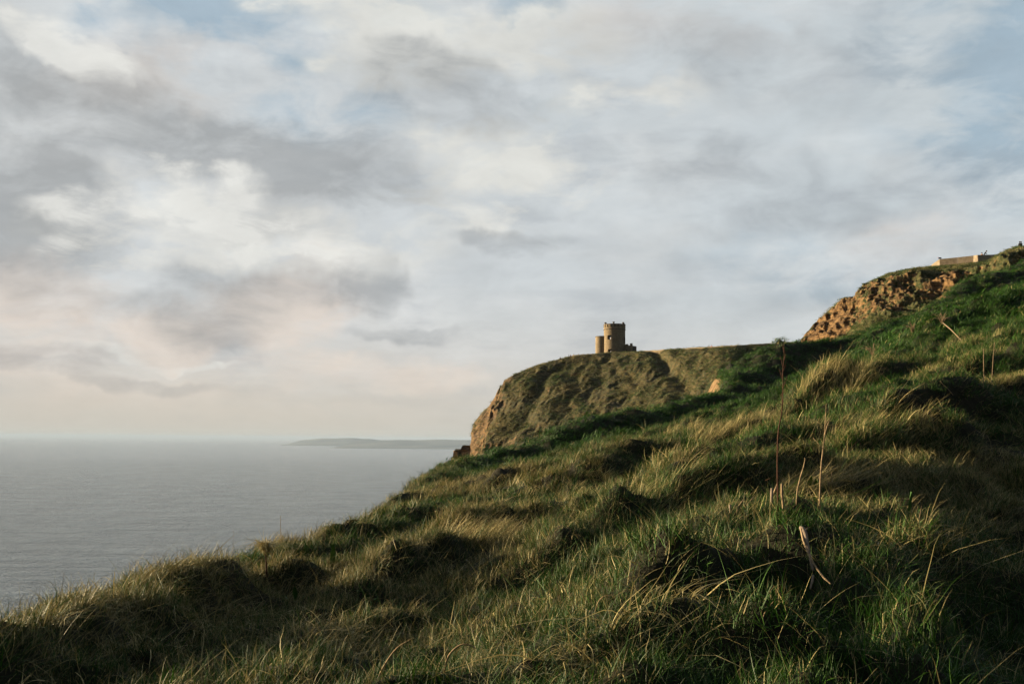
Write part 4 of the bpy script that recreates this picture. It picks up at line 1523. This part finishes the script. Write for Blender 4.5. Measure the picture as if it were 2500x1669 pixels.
tussock(2045, 955, "big pale tussock of fine grass crowning the mound on the right", .95, 1500, (.35, .75), (.006, .011), .25, .35, .22, .92, .85, R(20), 1.0, 12, 5)
tussock(1640, 1062, "pale wind-combed tussock on the mound in front of the dark bank", .8, 900, (.30, .55), (.006, .011), .35, .4, .25, .85, .8, R(15), .8, 12, 5)
tussock(1175, 1325, "tussock of straw blades swept up to the right in the centre foreground", .42, 520, (.25, .50), (.004, .008), .6, .35, .15, .9, .8, R(10), .45, 5, 5)
tussock(1640, 1215, "combed green and straw tussock left of the brown stalk", .55, 650, (.25, .5), (.004, .008), .55, .4, .2, .65, .65, R(15), .5, 6)
tussock(2000, 1205, "matted straw tussock behind the two tall stalks", .6, 900, (.25, .5), (.004, .007), .8, .5, .35, .9, .75, R(5), .6, 6, 5)
tussock(2150, 1045, "pale straw crest above the dark hollow at right", .8, 800, (.25, .45), (.006, .010), .5, .4, .25, .9, .8, R(10), .7, 10)
tussock(1790, 1060, "pale tufted grass on the slope behind the brown stalk", .9, 900, (.3, .55), (.006, .010), .35, .35, .2, .9, .8, R(25), .8, 12)
tussock(450, 1415, "matted straw crown on the cliff edge at left", .6, 900, (.18, .34), (.004, .006), .7, .6, .5, .85, .7, R(-10), 1.0, 5)
tussock(180, 1500, "bleached matted grass on the cliff edge at the far left", .6, 800, (.16, .30), (.004, .006), .7, .6, .5, .85, .65, R(-10), 1.0, 5)
# straw litter in the foreground
tussock(1550, 1520, "tangle of bent broad straw blades at lower centre right", .38, 240, (.22, .40), (.005, .009), .5, .7, .75, 1.2, .75, R(20), 1.6, 3.2, 6, "straw_tangle", "dry grass")
tussock(1380, 1640, "tangle of flattened straw at the bottom edge of the photo", .34, 240, (.18, .36), (.004, .008), .8, .7, .8, 1.2, .7, R(0), 1.6, 3.2, 6, "straw_tangle", "dry grass")
tussock(2200, 1330, "tangle of pale straw right of the split stem", .40, 260, (.2, .42), (.004, .008), .5, .7, .7, 1.0, .65, R(20), 1.4, 3.2, 6, "straw_tangle", "dry grass")
tussock(760, 1600, "loose straw blades at lower left centre", .40, 180, (.2, .4), (.004, .007), .6, .7, .7, 1.1, .7, R(20), 1.2, 3.2, 6, "straw_tangle", "dry grass")

# grass head drooping like a mop, with its dark stem
hp = hit(648, 1398)
mop = empty("drooping_straw_plant", hp)
tag(mop, "dead plant with a mop of straw leaves drooping over a dark stem, left foreground", "plant")
g_ = np.random.default_rng(5)
n_ = 320
top_ = np.array([0, -.03, .24])
bs = blades(n_, .03, (.16, .32), (.004, .009), .65, 2.6, .25, 1.9, 6, 0.0, np.repeat(top_[None], n_, 0) + g_.normal(0, .02, (n_, 3)), rg_=g_)
mo = blade_mesh("leaves", [bs], M["blade"])
mo.parent = mop
mo["dry"], mo["tint"] = 1.5, 1.0
mb = MB()
mb.tube([(0.03, -.05, -.1), (.02, -.05, .08), (.01, -.04, .14), (.0, -.03, .20), (.0, -.03, .25)], [.012, .010, .008, .004, .002])
obj_np("stem", mb, M["stem_brown"], mop, True)


def stalk(base, pts, radii, mat, name, label, cat="dead plant", twigs=(), group=None):
    """a dead stem: points are (px, py) positions of the survey at the stem's own distance"""
    b = base
    e = empty(name, b)
    tag(e, label, cat, group)
    P_ = [at(px, py, b.y + dy) - b for px, py, dy in pts]
    mb = MB()
    mb.tube(P_, radii, 6)
    obj_np("stem", mb, mat, e, True)
    for tw, r in twigs:
        mb = MB()
        mb.tube([at(px, py, b.y + dy) - b for px, py, dy in tw], r, 5)
        obj_np("twig", mb, mat, e, True)
    return e


b1 = hit(1898, 1268, 4)
tw = []
for (x0, y0_), (x1, y1_) in [((1910, 985), (1905, 962)), ((1911, 950), (1917, 925)), ((1909, 925), (1902, 900)), ((1912, 905), (1921, 880)), ((1911, 895), (1904, 868)),
                             ((1914, 880), (1919, 858)), ((1914, 862), (1909, 842)), ((1915, 940), (1922, 916)), ((1908, 965), (1914, 940)), ((1884, 1165), (1868, 1172))]:
    tw.append(([(x0, y0_, 0), ((x0 + x1) / 2 + 1, (y0_ + y1_) / 2, .02), (x1, y1_, .03)], [.0028, .0022, .0012]))
stalk(b1, [(1900, 1290, 0), (1899, 1215, 0), (1898, 1130, .0), (1899, 1075, .01), (1902, 1040, .0), (1908, 1010, .0), (1911, 975, 0), (1912, 940, .02), (1911, 905, .03), (1915, 870, .03), (1914, 838, .03), (1915, 826, .03)],
      [.007, .0066, .0062, .0064, .0054, .005, .0044, .0038, .0034, .0028, .002, .0012], M["stem_brown"], "dead_dock_plant", "tall reddish brown dead stalk with short side twigs, the tallest plant in the foreground", twigs=tw)
for k in range(10):
    x_, y_ = 1911 + random.uniform(-6, 7), random.uniform(845, 970)
    q = at(x_, y_, b1.y + .02)
b2 = hit(2003, 1262, 4)
stalk(b2, [(2000, 1280, 0), (2001, 1225, 0), (2003, 1170, 0), (2006, 1125, .01), (2011, 1085, .01), (2014, 1050, 0), (2016, 1015, 0), (2017, 985, 0)],
      [.0075, .0072, .0066, .0056, .0046, .0038, .003, .0018], M["stem_straw"], "dead_hogweed_plant", "tall straw coloured stalk forking near its top, right of the brown one",
      twigs=[([(2014, 1060, 0), (2020, 1038, -.02), (2028, 1018, -.03)], [.005, .004, .002]), ([(2010, 1095, 0), (1998, 1082, .02), (1985, 1068, .03)], [.003, .0025, .0015])])
b3 = hit(1948, 1238, 4)
stalk(b3, [(1944, 1238, 0), (1947, 1195, 0), (1954, 1165, 0), (1962, 1140, 0), (1966, 1120, 0), (1964, 1117, 0)], [.0065, .006, .0056, .005, .0042, .003], M["stem_straw"], "weed_stub",
      "straw coloured broken stalk between the two tall stalks, leaning right")
b4 = hit(1886, 1245, 4)
stalk(b4, [(1885, 1245, 0), (1884, 1215, 0), (1885, 1191, 0)], [.012, .013, .012], M["stem_pale"], "weed_stub", "thick short straw stub left of the brown stalk's foot")
stalk(b4 + Vector((.01, .03, 0)), [(1887, 1210, .03), (1893, 1195, .03), (1898, 1180, .03)], [.008, .009, .005], M["stem_straw"], "weed_stub", "slanting straw stub leaning against the brown stalk's foot")
b5 = hit(1914, 1270, 4)
stalk(b5, [(1915, 1278, 0), (1912, 1235, 0), (1909, 1205, 0), (1909, 1180, 0)], [.007, .009, .010, .009], M["stem_straw"], "weed_stub", "upright split straw stub just right of the brown stalk's foot")
b6 = hit(2026, 1205, 4)
stalk(b6, [(2026, 1205, 0), (2022, 1175, 0), (2018, 1158, 0)], [.012, .010, .006], M["stem_straw"], "weed_stub", "short frayed straw stub right of the tall straw stalk",
      twigs=[([(2024, 1190, 0), (2030, 1165, .02), (2031, 1150, .02)], [.005, .004, .002]), ([(2027, 1195, 0), (2036, 1180, .02)], [.004, .002])])
b7 = hit(1783, 1252, 4)
stalk(b7, [(1785, 1256, 0), (1783, 1240, 0), (1782, 1231, 0)], [.012, .012, .010], M["stem_pale"], "weed_stub", "short pale stub low in the grass left of the stalks")
b8 = hit(1801, 1262, 4)
stalk(b8, [(1801, 1262, 0), (1800, 1245, 0), (1806, 1232, 0), (1816, 1218, 0)], [.013, .011, .008, .005], M["stem_straw"], "weed_stub", "bent straw stub with a curved tip left of the stalks")
stalk(hit(1822, 1240, 4), [(1819, 1242, 0), (1829, 1226, 0), (1842, 1211, 0)], [.009, .009, .006], M["stem_straw"], "weed_stub", "flat straw piece slanting up right, left of the stalks")

# split stem lying down the slope
b9 = hit(1985, 1420, 4)
sp = empty("fallen_plant", b9)
tag(sp, "pale split stem with a knobbly top lying forked down the slope", "dead plant")


def lie(pts, r, mat, name):
    mb = MB()
    P_ = []
    for px, py, dz in pts:
        q = hit(px, py, 3.2)
        q.z += dz
        # stays on its own sight line: pushed towards the reader above the turf
        P_.append(q - b9)
    # smooth the run of distances so the stem is straight, not draped into every dip
    ysm = np.array([p.y for p in P_])
    lo_, hi_ = ysm[-1], ysm[0]
    P2 = []
    for i, (px, py, dz) in enumerate(pts):
        yy = b9.y + lo_ + (hi_ - lo_) * (len(pts) - 1 - i) / max(len(pts) - 1, 1) - .34
        P2.append(at(px, py, yy) - b9)
    mb.tube(P2, r, 7)
    return obj_np(name, mb, mat, sp, True)


lie([(1955, 1287, .2), (1960, 1292, .2), (1966, 1305, .2), (1970, 1325, .15), (1975, 1345, .12), (1980, 1370, .1), (1985, 1392, .08)], [.011, .018, .016, .011, .009, .009, .007], M["stem_pale"], "main_stem")
lie([(1955, 1290, .2), (1961, 1318, .16), (1970, 1342, .1), (1979, 1362, .1), (1996, 1390, .1), (2012, 1410, .1), (2028, 1424, .1)], [.006, .007, .007, .006, .006, .006, .004], M["stem_straw"], "side_stem")
lie([(1985, 1404, .1), (1983, 1418, .1), (1978, 1437, .06)], [.007, .007, .004], M["stem_pale"], "lower_piece")
lie([(1968, 1292, .2), (1978, 1284, .2), (1990, 1277, .2)], [.005, .004, .003], M["stem_straw"], "twig")

# long arching blades that catch the light
AR = [([(1085, 1640), (1095, 1600), (1125, 1573), (1155, 1577), (1180, 1598)], .0075, "arched straw blade bent over like a bow at bottom centre"),
      ([(920, 1660), (940, 1620), (970, 1580), (1010, 1555)], .007, "long straight straw blade slanting up right at bottom centre left"),
      ([(890, 1475), (915, 1462), (945, 1462), (975, 1480)], .005, "thin bowed straw blade beside the curled dry leaf"),
      ([(1450, 1505), (1460, 1470), (1475, 1455), (1500, 1450)], .006, "bent pale blade rising from the straw tangle"),
      ([(2210, 1432), (2250, 1418), (2305, 1412)], .008, "stout straw piece lying flat at lower right"),
      ([(2235, 1300), (2245, 1262), (2250, 1232)], .0065, "upright straw blade at right of the split stem"),
      ([(2065, 1248), (2085, 1262), (2105, 1280), (2120, 1302)], .006, "long straw blade arching down right beside the tall straw stalk"),
      ([(1860, 1520), (1870, 1490), (1895, 1460)], .006, "curved straw blade below the split stem"),
      ([(2412, 1284), (2440, 1275), (2465, 1268)], .005, "straight straw blade near the right edge"),
      ([(350, 1660), (385, 1630), (410, 1610)], .005, "slanting straw blade at the bottom left")]
for pts, r, lab in AR:
    y_ = hit(*pts[0], 3.2).y
    b = at(*pts[0], y_)
    n_ = len(pts)
    # Catmull-Rom through the surveyed points
    P_ = [at(px, py, y_ - .02 * k) - b for k, (px, py) in enumerate(pts)]
    Q = [P_[0] * 2 - P_[1]] + P_ + [P_[-1] * 2 - P_[-2]]
    out = []
    for i in range(1, len(Q) - 2):
        for t in (0, .25, .5, .75):
            out.append(.5 * ((2 * Q[i]) + (-Q[i - 1] + Q[i + 1]) * t + (2 * Q[i - 1] - 5 * Q[i] + 4 * Q[i + 1] - Q[i + 2]) * t * t + (-Q[i - 1] + 3 * Q[i] - 3 * Q[i + 1] + Q[i + 2]) * t ** 3))
    out.append(P_[-1])
    rr_ = [r * .62 * (.6 + .4 * math.sin(math.pi * min(1, k / (len(out) - 1) + .15))) * (1 - .75 * (k / (len(out) - 1)) ** 4) for k in range(len(out))]
    mb = MB()
    # flat in section: two tubes would be too round, so squash one
    ring = []
    for k, p in enumerate(out):
        t = (out[min(k + 1, len(out) - 1)] - out[max(k - 1, 0)]).normalized()
        s_ = t.cross(Vector((0, 1, 0))).normalized()
        u_ = t.cross(s_)
        ring += [p + s_ * rr_[k], p + u_ * rr_[k] * .25, p - s_ * rr_[k], p - u_ * rr_[k] * .25]
    fs = [(i * 4 + k, i * 4 + (k + 1) % 4, (i + 1) * 4 + (k + 1) % 4, (i + 1) * 4 + k) for i in range(len(out) - 1) for k in range(4)]
    mb.add(ring, fs)
    o = obj_np("dry_straw", mb, M["stem_straw"], None, True)
    o.location = b
    tag(o, lab, "straw")

# broad green leaves
M["dock_leaf"] = material("dock_leaf", lambda N: (N.mix(N.map(N.noise(opos(N), 30, 4), .35, .7), (.03, .095, .008, 1), (.07, .16, .02, 1)), (N.noise(opos(N), 60, 3), .4, .003)), .5, .4)


def leaf(px, py, L_, wd, rz, tilt, label, par=None):
    p = hit(px, py)
    vs, fs = [], []
    n = 8
    for i in range(n + 1):
        t = i / n
        w_ = wd * math.sin(math.pi * min(.98, t * .86 + .1)) ** .8 * (1 + .06 * math.sin(t * 25))
        z = L_ * t * math.cos(tilt * (.6 + .6 * t))
        y = -L_ * t * math.sin(tilt * (.6 + .6 * t))
        vs += [(-w_ / 2, y - .012, z), (0, y, z), (w_ / 2, y - .012, z)]
    for i in range(n):
        for k in (0, 1):
            fs.append((i * 3 + k, i * 3 + k + 1, i * 3 + k + 4, i * 3 + k + 3))
    mb = MB()
    mb.add(vs, fs)
    e = empty("dock_plant", p, rz)
    tag(e, label, "plant")
    obj_np("leaf", mb, M["dock_leaf"], e, True)
    s_ = MB()
    s_.tube([(0, 0, -.06), (0, 0, 0), (0, -L_ * .1 * math.sin(tilt), L_ * .3)], [.005, .005, .003], 5)
    obj_np("stalk", s_, M["stem_straw"], e, True)
    for k, (dx_, ll, ww, aa) in enumerate([(.06, .6, .5, .9), (-.07, .5, .5, -1.0)]):
        mb = MB()
        mb.add([(x * ww, y * ll, z * ll * .8) for x, y, z in vs], fs)
        o = obj_np("leaf", mb, M["dock_leaf"], e, True)
        o.rotation_euler = (R(12), R(18) * (1 if k else -1), aa)
        o.location = (dx_, 0, 0)
    return e


leaf(812, 1385, .27, .065, R(10), R(8), "bright green upright dock leaf right of the drooping straw plant")
leaf(905, 1470, .20, .075, R(-40), R(50), "low folded green leaf near the curled dry leaf")
leaf(1972, 1200, .16, .06, R(20), R(20), "small green leafy plant between the two straw stalks")
leaf(1995, 1205, .17, .055, R(-30), R(10), "small green leafy plant against the foot of the tall straw stalk")
leaf(2215, 1275, .24, .04, R(30), R(8), "narrow green leaf among the straw right of the split stem")
leaf(722, 1465, .16, .05, R(0), R(20), "single broad leaf in the dark hollow below the straw plant")


# stakes on the edge and bare stems on the skyline
def stake(px0, py0, px1, py1, r, mat, label, name="wooden_stake", cat="stake", y=None):
    b = hit(px0, py0) if y is None else at(px0, py0, y)
    t = at(px1, py1, b.y)
    d = t - b
    mb = MB()
    mb.tube([d * -.3, d * .3 + Vector((.01, 0, 0)), d * .7, d], [r, r, r * .9, r * .8], 7)
    o = obj_np(name, mb, mat, None)
    o.location = b
    tag(o, label, cat)


stake(995, 1190, 1003, 1171, .035, M["wood"], "short reddish stake leaning on the cliff edge near the dark lip")
stake(577, 1318, 570, 1294, .013, M["wood"], "small dark twig sticking up on the cliff edge at left")
stake(684, 1330, 685, 1258, .004, M["stem_straw"], "thin upright stem on the skyline above the drooping plant", "dead_weed", "dead plant")
stake(2400, 950, 2402, 850, .006, M["stem_far"], "slender dead stem standing on the right hillside, left of its pair", "dead_weed", "dead plant")
stake(2418, 950, 2428, 835, .006, M["stem_far"], "slender dead stem leaning right on the right hillside", "dead_weed", "dead plant")
stake(2320, 968, 2295, 930, .007, M["stem_far"], "straw stem lying against the slope on the right hillside", "dead_weed", "dead plant")


# toppled umbels up the hill
def umbel(px, py, label, w_, n, leanx, stem_to=None, mat="stem_far"):
    b = hit(px, py, 15)
    e = empty("dead_umbel", b)
    tag(e, label, "plant")
    g = random.Random(int(px))
    hd = Vector((0, -.1, .28))
    for k in range(n):
        mb = MB()
        a, c = g.uniform(-1, 1), g.uniform(.1, 1)
        tip = hd + Vector((a * w_ * .5 + leanx * w_ * .4, g.uniform(-.2, .2), c * w_ * .45))
        mb.tube([hd * .3, hd * .8 + (tip - hd) * .4 + Vector((0, 0, .06)), tip, tip + Vector((.06 * a, 0, -.07))], [.009, .008, .006, .004], 5)
        obj_np("ray", mb, M[mat], e, True)
    if stem_to:
        mb = MB()
        q = hit(*stem_to, 15) + Vector((0, 0, .12)) - b
        mb.tube([hd * .6, q * .5 + hd * .4, q], [.018, .016, .012], 6)
        obj_np("stem", mb, M[mat], e, True)


umbel(2300, 802, "dead pinkish umbel toppled on the green hillside with its long stem trailing right", .55, 16, 0, (2348, 842))
umbel(2228, 822, "dead brown umbel sprawled on the green hillside, left of the long stemmed one", .5, 14, -.4)
umbel(2130, 878, "fan of pale straw stems on the terrace edge in the green slope", .6, 14, -.5)
